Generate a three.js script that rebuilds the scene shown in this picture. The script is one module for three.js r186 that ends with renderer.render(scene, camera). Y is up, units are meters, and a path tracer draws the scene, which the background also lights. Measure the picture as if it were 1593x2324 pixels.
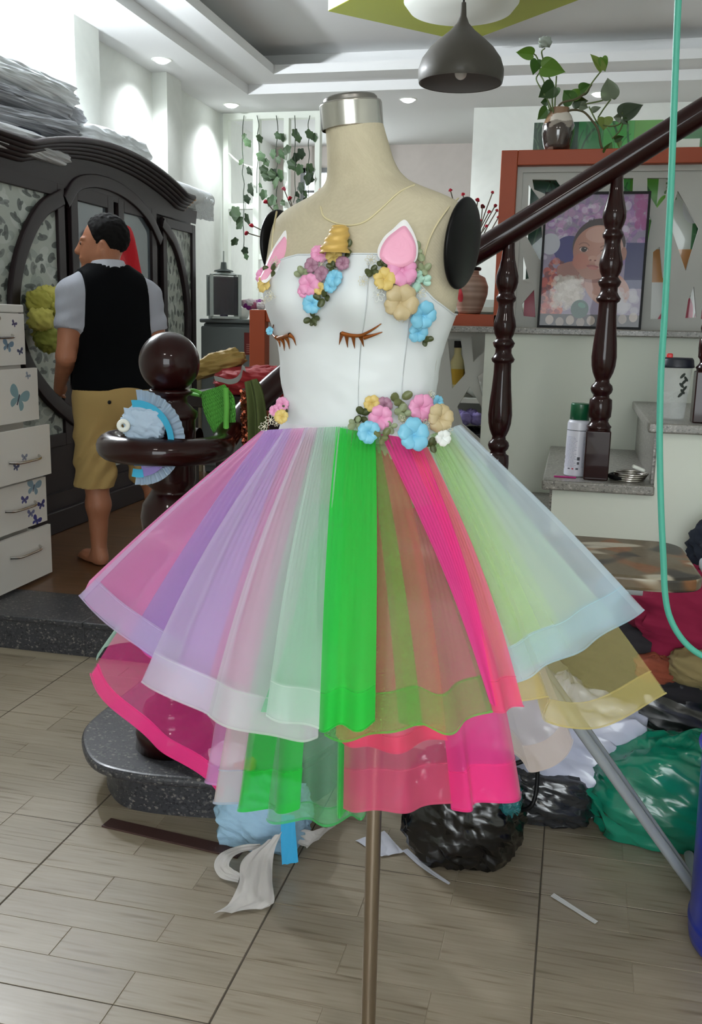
import * as THREE from 'three';
import { RoundedBoxGeometry } from 'three/addons/geometries/RoundedBoxGeometry.js';
import { mergeGeometries, mergeVertices } from 'three/addons/utils/BufferGeometryUtils.js';
import { ImprovedNoise } from 'three/addons/math/ImprovedNoise.js';
import { MarchingCubes } from 'three/addons/objects/MarchingCubes.js';
import { RectAreaLightUniformsLib } from 'three/addons/lights/RectAreaLightUniformsLib.js';

// ---------- camera, sky, exposure ----------
const W = 1593, H = 2324, FOC = 2150, EYE = 1.32, PITCH = -0.196, ROLL = 0.0229, YAW = 0.227;
const camera = new THREE.PerspectiveCamera(2 * Math.atan(H / 2 / FOC) * 180 / Math.PI, W / H, 0.02, 80);
camera.position.set(0, EYE, 0);
camera.rotation.order = 'YXZ';
camera.rotation.set(PITCH, YAW, ROLL);
const scene = new THREE.Scene();
scene.background = new THREE.Color(0.90, 0.97, 1.0);       // even overcast sky
scene.backgroundIntensity = 11;
const renderer = new THREE.WebGLRenderer({ antialias: true });
renderer.toneMapping = THREE.LinearToneMapping;
renderer.toneMappingExposure = 0.64;
renderer.shadowMap.enabled = true;
RectAreaLightUniformsLib.init();
const DOWNLIGHT = 6, TUBE = 16, PANEL = 28;                              // lamp strengths

// ---------- helpers ----------
const V = (x, y, z) => new THREE.Vector3(x, y, z);
const eyeAxes = new THREE.Matrix4().makeRotationFromEuler(camera.rotation);
const ray = (x, y) => V((x - W / 2) / FOC, -(y - H / 2) / FOC, -1).applyMatrix4(eyeAxes);
const from = (d, t) => V(d.x * t, EYE + d.y * t, d.z * t);
const at = (x, y, depth) => { const d = ray(x, y); return from(d, -depth / d.z); };        // point of the room at a distance along its length
const onFloor = (x, y, h = 0) => { const d = ray(x, y); return from(d, (h - EYE) / d.y); };
const onSide = (x, y, X) => { const d = ray(x, y); return from(d, X / d.x); };
function rng(seed) { let s = seed >>> 0; return () => { s = (s + 0x6D2B79F5) | 0; let t = Math.imul(s ^ (s >>> 15), 1 | s); t = (t + Math.imul(t ^ (t >>> 7), 61 | t)) ^ t; return ((t ^ (t >>> 14)) >>> 0) / 4294967296; }; }
const noise = new ImprovedNoise(), nz = (x, y, z) => noise.noise(x, y, z);
const fbm = (x, y, z, o = 4) => { let s = 0, a = 0.5; for (let i = 0; i < o; i++) { s += a * nz(x, y, z); x *= 2.03; y *= 2.03; z *= 2.03; a *= 0.5; } return s; };
const clamp = (v, a = 0, b = 1) => Math.min(b, Math.max(a, v)), mix = (a, b, t) => a + (b - a) * t;
const smooth = (a, b, v) => { const t = clamp((v - a) / (b - a)); return t * t * (3 - 2 * t); };
function curve1(pts, x) {                                                                   // piecewise smooth function through [x, y] pairs
  if (x <= pts[0][0]) return pts[0][1];
  for (let i = 1; i < pts.length; i++) if (x <= pts[i][0]) return mix(pts[i - 1][1], pts[i][1], (x - pts[i - 1][0]) / (pts[i][0] - pts[i - 1][0]));
  return pts[pts.length - 1][1];
}
const counts = new Map();
function numbered(name) { const n = counts.get(name) ?? 0; counts.set(name, n + 1); return n ? name + '_' + String(n).padStart(3, '0') : name; }
function say(o, label, category, group, kind) { if (label) o.userData.label = label; if (category) o.userData.category = category; if (group) o.userData.group = group; if (kind) o.userData.kind = kind; return o; }
function thing(name, label, category, p = V(0, 0, 0), turn = 0, group) {
  const o = new THREE.Group(); o.name = numbered(name); o.position.copy(p); o.rotation.y = turn; scene.add(o); return say(o, label, category, group);
}
function part(name, geo, mat, parent, label) {
  const m = new THREE.Mesh(geo, mat); m.name = numbered(name); m.castShadow = m.receiveShadow = true; parent.add(m); if (label) m.userData.label = label; return m;
}
function solo(name, label, category, geo, mat, group) { return say(part(name, geo, mat, scene), label, category, group); }
function struct(name, geo, mat) { const m = part(name, geo, mat, scene); m.userData.kind = 'structure'; return m; }
function copyOf(o, p, turn, label, group) { const c = o.clone(); c.name = numbered(o.name.replace(/_\d{3}$/, '')); c.position.copy(p); c.rotation.y = turn; c.userData = { ...o.userData }; if (label) c.userData.label = label; if (group) c.userData.group = group; scene.add(c); return c; }
const box = (x0, x1, y0, y1, z0, z1) => new THREE.BoxGeometry(Math.abs(x1 - x0), Math.abs(y1 - y0), Math.abs(z1 - z0)).translate((x0 + x1) / 2, (y0 + y1) / 2, (z0 + z1) / 2);
const rbox = (x0, x1, y0, y1, z0, z1, r = 0.005, s = 2) => new RoundedBoxGeometry(Math.abs(x1 - x0), Math.abs(y1 - y0), Math.abs(z1 - z0), s, r).translate((x0 + x1) / 2, (y0 + y1) / 2, (z0 + z1) / 2);
const lathe = (pts, seg = 32) => new THREE.LatheGeometry(pts.map(([r, y]) => new THREE.Vector2(Math.max(r, 1e-4), y)), seg);
const spline = (pts, closed = false) => new THREE.CatmullRomCurve3(pts, closed, 'centripetal');
const tube = (pts, r, seg = 40, rs = 8, closed = false) => new THREE.TubeGeometry(spline(pts, closed), seg, r, rs, closed);
const rod = (a, b, r, rs = 12) => { const l = a.distanceTo(b), g = new THREE.CylinderGeometry(r, r, l, rs); g.applyQuaternion(new THREE.Quaternion().setFromUnitVectors(V(0, 1, 0), b.clone().sub(a).normalize())); const c = a.clone().add(b).multiplyScalar(0.5); return g.translate(c.x, c.y, c.z); };
const plain = (g) => { const q = g.index ? g.toNonIndexed() : g.clone(); for (const k of Object.keys(q.attributes)) if (!['position', 'normal', 'uv'].includes(k)) q.deleteAttribute(k); if (!q.attributes.uv) q.setAttribute('uv', new THREE.BufferAttribute(new Float32Array(q.attributes.position.count * 2), 2)); return q; };
const join = (list) => mergeGeometries(list.map(plain));
// a grid surface from f(s, t)
function grid(f, ns, nt, closed = false) {
  const pos = [], uv = [], idx = [];
  for (let j = 0; j <= nt; j++) for (let i = 0; i <= ns; i++) { const p = f(i / ns, j / nt); pos.push(p.x, p.y, p.z); uv.push(i / ns, j / nt); }
  for (let j = 0; j < nt; j++) for (let i = 0; i < ns; i++) { const a = j * (ns + 1) + i, b = a + 1, c = a + ns + 1, d = c + 1; idx.push(a, c, b, b, c, d); }
  const g = new THREE.BufferGeometry(); g.setAttribute('position', new THREE.Float32BufferAttribute(pos, 3)); g.setAttribute('uv', new THREE.Float32BufferAttribute(uv, 2)); g.setIndex(idx); g.computeVertexNormals(); return g;
}
// uv in metres along the two largest sides of each face
function metreUV(g, scale = 1) {
  const q = plain(g), p = q.attributes.position, n = q.attributes.normal, uv = q.attributes.uv;
  for (let i = 0; i < p.count; i++) { const ax = Math.abs(n.getX(i)), ay = Math.abs(n.getY(i)), az = Math.abs(n.getZ(i)); if (ay >= ax && ay >= az) uv.setXY(i, p.getX(i) * scale, p.getZ(i) * scale); else if (ax >= az) uv.setXY(i, p.getZ(i) * scale, p.getY(i) * scale); else uv.setXY(i, p.getX(i) * scale, p.getY(i) * scale); }
  return q;
}
// skin a distance field
function skin(fn, c, half, res) {
  const mc = new MarchingCubes(res, new THREE.MeshBasicMaterial(), false, false, res * res * 24);
  mc.isolation = 0; const s = mc.size, h = s / 2;
  for (let k = 0; k < s; k++) for (let j = 0; j < s; j++) for (let i = 0; i < s; i++) mc.field[i + j * s + k * s * s] = -fn(c.x + (i - h) / h * half.x, c.y + (j - h) / h * half.y, c.z + (k - h) / h * half.z);
  mc.update();
  let g = new THREE.BufferGeometry(); g.setAttribute('position', new THREE.BufferAttribute(mc.positionArray.slice(0, mc.count * 3), 3));
  g.scale(half.x, half.y, half.z).translate(c.x, c.y, c.z); g = mergeVertices(g, 1e-5); g.computeVertexNormals();
  const uv = new Float32Array(g.attributes.position.count * 2); for (let i = 0; i < uv.length / 2; i++) { uv[2 * i] = g.attributes.position.getX(i) + g.attributes.position.getZ(i); uv[2 * i + 1] = g.attributes.position.getY(i); }
  g.setAttribute('uv', new THREE.BufferAttribute(uv, 2)); return g;
}
const smin = (a, b, k) => { const h = Math.max(k - Math.abs(a - b), 0) / k; return Math.min(a, b) - h * h * k * 0.25; };
function capsule(x, y, z, a, b, ra, rb) {
  const dx = b[0] - a[0], dy = b[1] - a[1], dz = b[2] - a[2], t = clamp(((x - a[0]) * dx + (y - a[1]) * dy + (z - a[2]) * dz) / (dx * dx + dy * dy + dz * dz));
  return Math.hypot(x - a[0] - dx * t, y - a[1] - dy * t, z - a[2] - dz * t) - mix(ra, rb, t);
}
const ellips = (x, y, z, c, r) => { const k = Math.hypot((x - c[0]) / r[0], (y - c[1]) / r[1], (z - c[2]) / r[2]); return (k - 1) * Math.min(r[0], r[1], r[2]); };
// a crumpled bag or bundle: a rounded box pushed about by folds
function bundle(r, seed, { amp = 0.12, freq = 5, sq = 0.6, flat = true, crease = 0.06, seg = 56 } = {}) {
  let g = new THREE.SphereGeometry(1, seg, Math.round(seg * 0.7)); const p = g.attributes.position, v = V();
  for (let i = 0; i < p.count; i++) {
    v.fromBufferAttribute(p, i);
    const m = Math.max(Math.abs(v.x), Math.abs(v.y), Math.abs(v.z)), k = mix(1, 1 / m, sq * 0.45);
    let d = 1 + amp * 2 * fbm(v.x * freq * 0.4 + seed, v.y * freq * 0.4, v.z * freq * 0.4 + seed * 2, 3);
    d += crease * (1 - 2 * Math.abs(nz(v.x * freq + seed * 3, v.y * freq * 1.3, v.z * freq)));
    d += crease * 0.5 * (1 - 2 * Math.abs(nz(v.x * freq * 2.3, v.y * freq * 2.1 + seed, v.z * freq * 2.6)));
    v.multiplyScalar(k * d); v.set(v.x * r[0], v.y * r[1], v.z * r[2]);
    if (flat && v.y < -r[1] * 0.72) v.y = -r[1] * 0.72 + (v.y + r[1] * 0.72) * 0.06;
    p.setXYZ(i, v.x, v.y, v.z);
  }
  g.computeVertexNormals(); g.computeBoundingBox(); const lo = g.boundingBox.min.y;
  return g.translate(0, -lo, 0);                                                             // stands on its own base
}
// ---------- textures ----------
function tex(w, h, f, srgb = true, repeat) {
  const d = new Uint8Array(w * h * 4);
  for (let y = 0; y < h; y++) for (let x = 0; x < w; x++) { const c = f(x / w, y / h, x, y), k = (y * w + x) * 4; d[k] = clamp(c[0], 0, 255); d[k + 1] = clamp(c[1], 0, 255); d[k + 2] = clamp(c[2], 0, 255); d[k + 3] = 255; }
  const t = new THREE.DataTexture(d, w, h); t.wrapS = t.wrapT = THREE.RepeatWrapping; t.magFilter = t.minFilter = THREE.LinearFilter; if (srgb) t.colorSpace = THREE.SRGBColorSpace; if (repeat) t.repeat.set(repeat[0], repeat[1]); t.needsUpdate = true; return t;
}
function canvasTex(w, h, draw) { const c = document.createElement('canvas'); c.width = w; c.height = h; draw(c.getContext('2d'), w, h); const t = new THREE.CanvasTexture(c); t.colorSpace = THREE.SRGBColorSpace; return t; }
// periodic noise for tiling textures
const pn = (u, v, f, s = 0) => { const a = u * Math.PI * 2, b = v * Math.PI * 2, r = f / (2 * Math.PI); return nz(Math.cos(a) * r + s, Math.sin(a) * r + Math.cos(b) * r * 0.97 + s * 1.7, Math.sin(b) * r + s * 0.6); };
const std = (o) => new THREE.MeshStandardMaterial({ roughness: 0.8, side: THREE.DoubleSide, ...o });
const phy = (o) => new THREE.MeshPhysicalMaterial({ roughness: 0.5, side: THREE.DoubleSide, ...o });

const crumpleBump = tex(256, 256, (u, v) => { const a = 1 - 2 * Math.abs(pn(u, v, 5, 3)), b = 1 - 2 * Math.abs(pn(u, v, 11, 9)); const k = 128 + 70 * a + 45 * b; return [k, k, k]; }, false, [2, 2]);
const weaveBump = tex(128, 128, (u, v) => { const k = 128 + 60 * Math.sin(u * 2 * Math.PI * 32) * Math.sin(v * 2 * Math.PI * 32) + 50 * pn(u, v, 12); return [k, k, k]; }, false, [4, 4]);
const softBump = tex(256, 256, (u, v) => { const k = 128 + 110 * (pn(u, v, 4, 1) + 0.5 * pn(u, v, 9, 5)); return [k, k, k]; }, false, [1, 1]);
const plasterMap = tex(256, 256, (u, v) => { const k = 4 * pn(u, v, 6) + 3 * pn(u, v, 25, 4); return [226 + k, 229 + k, 222 + k]; });
const plasterBump = tex(256, 256, (u, v) => { const k = 128 + 60 * pn(u, v, 40) + 50 * pn(u, v, 17, 3); return [k, k, k]; }, false);
const speckle = (seed, base, tones, n) => { const t = canvasTex(512, 512, (g, a, b) => { const R = rng(seed); g.fillStyle = base; g.fillRect(0, 0, a, b); for (let i = 0; i < n; i++) { g.fillStyle = tones[Math.floor(R() * tones.length)]; const x = R() * a, y = R() * b, s = 1.5 + R() * R() * 7; g.beginPath(); for (let k = 0; k < 7; k++) { const q = k / 7 * 6.28, r = s * (0.5 + R()); g.lineTo(x + Math.cos(q) * r, y + Math.sin(q) * r * 0.8); } g.fill(); } }); t.wrapS = t.wrapT = THREE.RepeatWrapping; return t; };
const graniteMap = speckle(5, '#35353a', ['#24242a', '#2c2d30', '#3c3d40', '#4a4a4d', '#5c5a58', '#2a2a30', '#33343a', '#77736e', '#1e1e24'], 5200);
const greyGraniteMap = speckle(9, '#7d7a74', ['#6a6760', '#8a867e', '#97928a', '#5a5750', '#74716b', '#827e76', '#a6a098', '#4c4a45'], 5200);
const M = {
  wall: std({ map: plasterMap, bumpMap: plasterBump, bumpScale: 0.0008, roughness: 0.82 }),
  ceiling: std({ color: 0xe6e7e6, bumpMap: plasterBump, bumpScale: 0.0005, roughness: 0.9 }),
  stairWhite: std({ color: 0xd9ded3, bumpMap: plasterBump, bumpScale: 0.0008, roughness: 0.75 }),
  granite: phy({ map: graniteMap, roughness: 0.42, clearcoat: 0.12, clearcoatRoughness: 0.2 }),
  greyGranite: phy({ map: greyGraniteMap, roughness: 0.35, clearcoat: 0.3, clearcoatRoughness: 0.2 }),
  mahogany: phy({ color: 0x230707, roughness: 0.3, specularIntensity: 0.2, clearcoat: 0.5, clearcoatRoughness: 0.04 }),
  darkWood: phy({ color: 0x201517, roughness: 0.5, specularIntensity: 0.4, clearcoat: 0.25, clearcoatRoughness: 0.3 }),
  orangeWood: phy({ color: 0x9c3d10, roughness: 0.5 }),
  lattice: std({ color: 0xb9b9b4, roughness: 0.6 }),
  whitePaint: std({ color: 0xe9ece4, roughness: 0.55 }),
  chrome: std({ color: 0xc9c6c0, metalness: 1, roughness: 0.22 }),
  steel: std({ color: 0xa89b8c, metalness: 1, roughness: 0.3 }),
  greyPaint: phy({ color: 0x9aa0a4, roughness: 0.35, clearcoat: 0.4 }),
  black: phy({ color: 0x0b0b0d, roughness: 0.5, specularIntensity: 0.5 }),
  glass: phy({ color: 0xffffff, roughness: 0.03, transmission: 1, thickness: 0, ior: 1.45 }),
};
const frameGlass = M.glass;
// ---------- the room ----------
const XL = -3.3, XR = 2.5, ZB = -8.69, ZH = -10.3, ZF = 2.6, HS = 3.17, RAISED = 0.145, CURB = -3.25;
// floor: square tiles whose surface is laid as short planks
{
  const floor = struct('floor', box(XL, XR, -0.06, -0.0011, CURB - 0.2, ZF), std({ color: 0xa89c88, roughness: 0.9 }));
  const grain = [0, 1, 2, 3].map((s) => tex(256, 64, (u, v) => {
    const g = pn(u * 0.5 + s * 0.2, v, 3 + s, s * 7) * 0.5 + nz(u * 3 + s * 5, v * 14, s * 3.1) * 0.8 + nz(u * 8 + s, v * 30, 2.2 + s) * 0.4, k = 10 * g, t = [0, 5, -6, 2][s];
    const streak = Math.max(0, nz(u * 2.5 + s * 9, v * 9 + s * 3, 7) - 0.25) * 75;
    return [150 + t + k - streak, 138 + t + k - streak * 1.05, 119 + t + k - streak * 1.1];
  }));
  const plankMats = grain.map((m) => phy({ map: m, roughness: 0.45, bumpMap: m, bumpScale: 0.0003, clearcoat: 0.35, clearcoatRoughness: 0.26 }));
  const geo = {};
  const plankGeo = (l) => geo[l] ??= (() => { const g = new RoundedBoxGeometry(l - 0.0016, 0.012, 0.0984, 1, 0.0008); g.translate(0, -0.006, 0); const p = g.attributes.position, uv = g.attributes.uv; for (let i = 0; i < p.count; i++) uv.setXY(i, p.getX(i) / 0.4 + 0.5, p.getZ(i) / 0.1 + 0.5); return g; })();
  const R = rng(11), rest = [[], [], [], []], restUV = [];
  for (let ti = -6; ti < 5; ti++) for (let tj = 0; tj < 7; tj++) for (let r = 0; r < 6; r++) {
    const x0 = ti * 0.6, zc = 0.26 - (tj * 6 + r) * 0.1;            // rows of 10 cm toward the back
    const cut = ((r + ti + tj) & 1) ? 0.4 : 0.2;
    for (const [a, b] of [[0.0015, cut], [cut, 0.5985]]) {
      const l = +(b - a).toFixed(4), k = Math.floor(R() * 4), xc = x0 + (a + b) / 2, z = zc;
      if (xc < XL + 0.1 || xc > XR - 0.15 || z - 0.05 < CURB + 0.005) continue;
      const dz = r === 0 ? -0.0006 : r === 5 ? 0.0006 : 0, seen = z < -1.05 && z > -3.25 && xc > -2.3 && xc < 1.0;
      if (seen) { const m = part('plank', plankGeo(l), plankMats[k], floor); m.position.set(xc, R() * 0.0006, z + dz); if (R() < 0.5) m.rotation.y = Math.PI; }
      else rest[k].push(plain(plankGeo(l)).translate(xc, 0, z));
    }
  }
  const joint = std({ color: 0x4a4238, roughness: 0.9 });
  for (let i = -5; i <= 4; i++) part('tile_joint', box(i * 0.6 - 0.0016, i * 0.6 + 0.0016, -0.004, -0.0004, CURB, ZF), joint, floor);
  for (let j = -3; j <= 5; j++) part('tile_joint', box(XL, XR, -0.004, -0.0004, 0.31 - j * 0.6 - 0.0012, 0.31 - j * 0.6 + 0.0012), joint, floor);
  rest.forEach((l, k) => { if (l.length) { const m = part('plank_field', mergeGeometries(l), plankMats[k], floor); m.userData.kind = 'stuff'; } });
}
// raised floor at the back with its granite edge
{
  const wood = tex(256, 256, (u, v) => { const k = 12 * nz(u * 4, v * 30, 3) + 8 * pn(u, v, 6); return [96 + k, 64 + k, 36 + k]; });
  const f = struct('floor', metreUV(box(XL, XR, 0, RAISED, ZH, -3.58)), phy({ map: wood, roughness: 0.4, clearcoat: 0.15 }));
  f.name = 'floor_001';
  let x = XL;
  for (const l of [0.62, 0.86, 0.9, 0.9, 0.9, 1.62]) { part('granite_slab', metreUV(rbox(x + 0.001, x + l - 0.001, RAISED - 0.022, RAISED + 0.001, -3.58, CURB + 0.018, 0.006), 2.2), M.granite, f); part('granite_riser', metreUV(box(x + 0.001, x + l - 0.001, 0, RAISED - 0.022, -3.58, CURB), 2.2), M.granite, f); x += l; }
}
// walls
{
  const T = 0.2;
  struct('wall_left', metreUV(box(XL - T, XL, -0.06, 3.7, ZH - T, ZF + T), 0.7), M.wall);
  for (const [k, z0, z1] of [[1, -5.8, -6.12], [2, -7.19, -7.47]]) struct('trim_' + k, metreUV(box(XL, XL + 0.12, RAISED, HS, z0, z1), 0.7), M.wall);
  struct('wall_right', metreUV(box(XR, XR + T, -0.06, 3.7, ZH - T, ZF + T), 0.7), M.wall);
  struct('wall_back', metreUV(box(-1.0, XR, 0, 3.7, ZB, ZB - T), 0.7), M.wall);
  // the hall behind the opening, with a tall window in its end wall
  const hall = [box(XL, -3.02, 0, 3.7, ZH, ZH - T), box(-2.05, -1.0, 0, 3.7, ZH, ZH - T), box(-3.02, -2.05, 0, 1.25, ZH, ZH - T), box(-3.02, -2.05, 2.95, 3.7, ZH, ZH - T)];
  struct('wall_hall', metreUV(join(hall), 0.7), std({ map: plasterMap, color: 0xe9dcdc, roughness: 0.85 }));
  struct('wall_hall_side', box(-1.0, -0.8, 0, 3.7, ZB - T, ZH - T), M.wall);
  // front of the shop: piers, lintel, wide open doorway
  struct('wall_front', metreUV(join([box(XL, -0.9, 0, 3.7, ZF, ZF + T), box(1.2, XR, 0, 3.7, ZF, ZF + T), box(-0.9, 1.2, 2.6, 3.7, ZF, ZF + T)]), 0.7), M.wall);
  struct('pavement', box(-8, 8, -0.2, -0.07, ZF, ZF + 9), std({ color: 0x8d8c88, roughness: 0.9 }));
}
// window of the hall: frame, bars
{
  const w = new THREE.Group(); w.name = 'window_1'; w.userData.kind = 'structure'; scene.add(w);
  part('window_frame', join([box(-3.02, -2.97, 1.25, 2.95, ZH + 0.01, ZH - 0.06), box(-2.1, -2.05, 1.25, 2.95, ZH + 0.01, ZH - 0.06), box(-3.02, -2.05, 1.25, 1.3, ZH + 0.01, ZH - 0.06), box(-3.02, -2.05, 2.9, 2.95, ZH + 0.01, ZH - 0.06), box(-2.55, -2.51, 1.25, 2.95, ZH + 0.01, ZH - 0.06)]), std({ color: 0x8f9093 }), w);
  for (let i = 0; i < 5; i++) part('window_bar', box(-2.97, -2.1, 1.5 + i * 0.3, 1.525 + i * 0.3, ZH - 0.02, ZH - 0.05), std({ color: 0x8f9093 }), w);
}
// ceiling with two steps, a cove, and the field above
{
  const c = struct('ceiling', box(XL - 0.2, XR + 0.2, 3.45, 3.7, ZH - 0.2, ZF + 0.2), M.ceiling);
  const ring = (x0, x1, z0, z1, y0, y1) => join([box(XL, x0, y0, y1, ZH, ZF), box(x1, XR, y0, y1, ZH, ZF), box(x0, x1, y0, y1, ZH, z0), box(x0, x1, y0, y1, z1, ZF)]);
  part('ceiling_border', ring(-2.8, 2.0, -7.97, 2.0, HS, 3.245), M.ceiling, c);
  part('ceiling_step', ring(-2.48, 1.68, -7.67, 1.7, 3.245, 3.314), M.ceiling, c);
  part('cove_back', ring(-2.75, 1.95, -7.92, 1.95, 3.314, 3.45), M.ceiling, c);
  const green = std({ color: 0xa3ab2a, roughness: 0.7 });
  // diamond board under the ceiling, its edge white
  const s = 0.84, dia = new THREE.Group(); dia.name = 'trim_3'; dia.userData.kind = 'structure'; dia.position.set(-0.94, 3.38, -6.68); dia.rotation.y = Math.PI / 4 ; scene.add(dia);
  part('board_edge', box(-s / 1.414, s / 1.414, 0.004, 0.075, -s / 1.414, s / 1.414), M.whitePaint, dia, 'white edge of the green ceiling board');
  part('board_face', box(-s / 1.414, s / 1.414, 0, 0.004, -s / 1.414, s / 1.414), green, dia, 'lime green face');
}
// ceiling rose and pendant lamp
{
  const r = thing('ceiling_rose', 'round white ceiling rose on the lime green ceiling board', 'ceiling rose', V(-0.87, 3.262, -6.58));
  part('rose_disc', lathe([[0, 0.12], [0.36, 0.12], [0.37, 0.1], [0.33, 0.05], [0.2, 0.012], [0, 0]], 48), M.whitePaint, r);
  const D = 3.6, base = at(1045, 180, D), p = thing('pendant_lamp', 'bell-shaped dark pendant lamp hanging on a thin cord', 'lamp', base);
  const k = D / FOC * 1.03, prof = [[0, 148], [5, 146], [7, 120], [13, 106], [26, 92], [46, 76], [66, 58], [81, 38], [88, 18], [88, 4], [86, -8], [84, -8], [85, 4], [84, 17], [78, 36], [63, 54], [44, 70], [25, 86], [10, 100], [0, 104]].map(([a, b]) => [a * k, b * k]);
  part('lamp_shade', lathe(prof, 56), phy({ color: 0x46423a, roughness: 0.55, clearcoat: 0.1 }), p);
  part('shade_lining', lathe([[84, -7], [84, 3], [82.5, 16], [76, 34], [61, 52], [42, 67], [24, 81], [0, 88]].map(([a, b]) => [a * k, b * k]), 48), std({ color: 0x777372, roughness: 0.75 }), p);
  part('bulb', new THREE.SphereGeometry(0.022, 20, 14).translate(0, 0.02, 0), phy({ color: 0xf2f2ee, roughness: 0.2 }), p);
  part('cord', rod(V(0, 145 * k, 0), V(0, 3.45 - base.y, 0), 0.004), M.black, p);
}
// recessed downlights
{
  const rim = lathe([[0.056, -0.001], [0.064, -0.006], [0.074, -0.004], [0.076, 0]], 32), face = new THREE.SphereGeometry(0.056, 24, 10, 0, 7, Math.PI / 2, Math.PI / 2).scale(1, 0.5, 1);
  const lit = std({ color: 0xffffff, emissive: 0xf4fbff, emissiveIntensity: 14 });
  const spots = [[-3.07, -8.3, 'round recessed downlight in the corner above the white garden screen'], [-1.51, -8.3, 'round recessed downlight in the middle of the far ceiling border'], [0.04, -8.3, 'round recessed downlight shining behind the pothos leaves'], [-3.07, -6.86, 'round recessed downlight beside the pillar of the bright wall'], [-3.07, -5.42, 'round recessed downlight over the wardrobe, beyond the upper picture edge'], [-3.07, -3.98, 'round recessed downlight over the drawer tower, beyond the picture edge'], [1.6, -8.3, 'round recessed downlight at the far right end, beyond the picture edge']];
  for (const [x, z, label] of spots) {
    const d = thing('ceiling_downlight', label || 'round recessed downlight beyond the picture edge', 'downlight', V(x, HS - 0.001, z), 0, 'ceiling downlights');
    part('rim', rim, M.whitePaint, d); part('lens', face, lit, d);
    const s = new THREE.SpotLight(0xf3f8ff, DOWNLIGHT, 0, 1.15, 1, 2); s.position.set(x, HS - 0.05, z); s.target.position.set(x, 0, z); s.castShadow = true; s.shadow.radius = 2; scene.add(s, s.target);
  }
  // two square ceiling lamps over the front of the shop: their doubles shine on the newel ball
  for (const [x, label] of [[-0.75, 'square ceiling lamp over the front of the shop, near the wardrobe side'], [0.95, 'square ceiling lamp over the front of the shop, near the stairs side']]) {
    const p = thing('ceiling_lamp', label, 'lamp', V(x, HS + 0.06, 0.9));
    part('lamp_frame', rbox(-0.22, 0.22, 0.0, 0.07, -0.22, 0.22, 0.01), M.whitePaint, p); part('lamp_diffuser', rbox(-0.2, 0.2, -0.008, 0.002, -0.2, 0.2, 0.003), std({ color: 0xffffff, emissive: 0xfaf8f2, emissiveIntensity: 18 }), p); part('stem', rod(V(0, 0.07, 0), V(0, 3.45 - HS - 0.06, 0), 0.02), M.whitePaint, p);
    const a = new THREE.RectAreaLight(0xfaf8f2, PANEL, 0.4, 0.4); a.position.set(x, HS + 0.045, 0.9); a.lookAt(x, 0, 0.9); scene.add(a);
  }
  // tube lamp on the upper wall over the wardrobe, just past the picture's edge
  const z0 = -5.1, z1 = -3.9, y = 2.95, t = thing('tube_lamp', 'long white tube lamp on the bright wall over the wardrobe', 'lamp', V(XL, y, (z0 + z1) / 2));
  part('batten', rbox(0, 0.04, -0.025, 0.025, -0.62, 0.62, 0.006), M.whitePaint, t);
  part('tube', new THREE.CylinderGeometry(0.014, 0.014, 1.16, 16).rotateX(Math.PI / 2).translate(0.06, 0, 0), std({ color: 0xffffff, emissive: 0xf2f8ff, emissiveIntensity: 20 }), t);
  for (const z of [-4.9, -4.5, -4.1]) { const a = new THREE.PointLight(0xf2f8ff, TUBE, 0, 2); a.position.set(XL + 0.1, y, z); a.castShadow = true; a.shadow.radius = 1.5; scene.add(a); }
}
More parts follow.
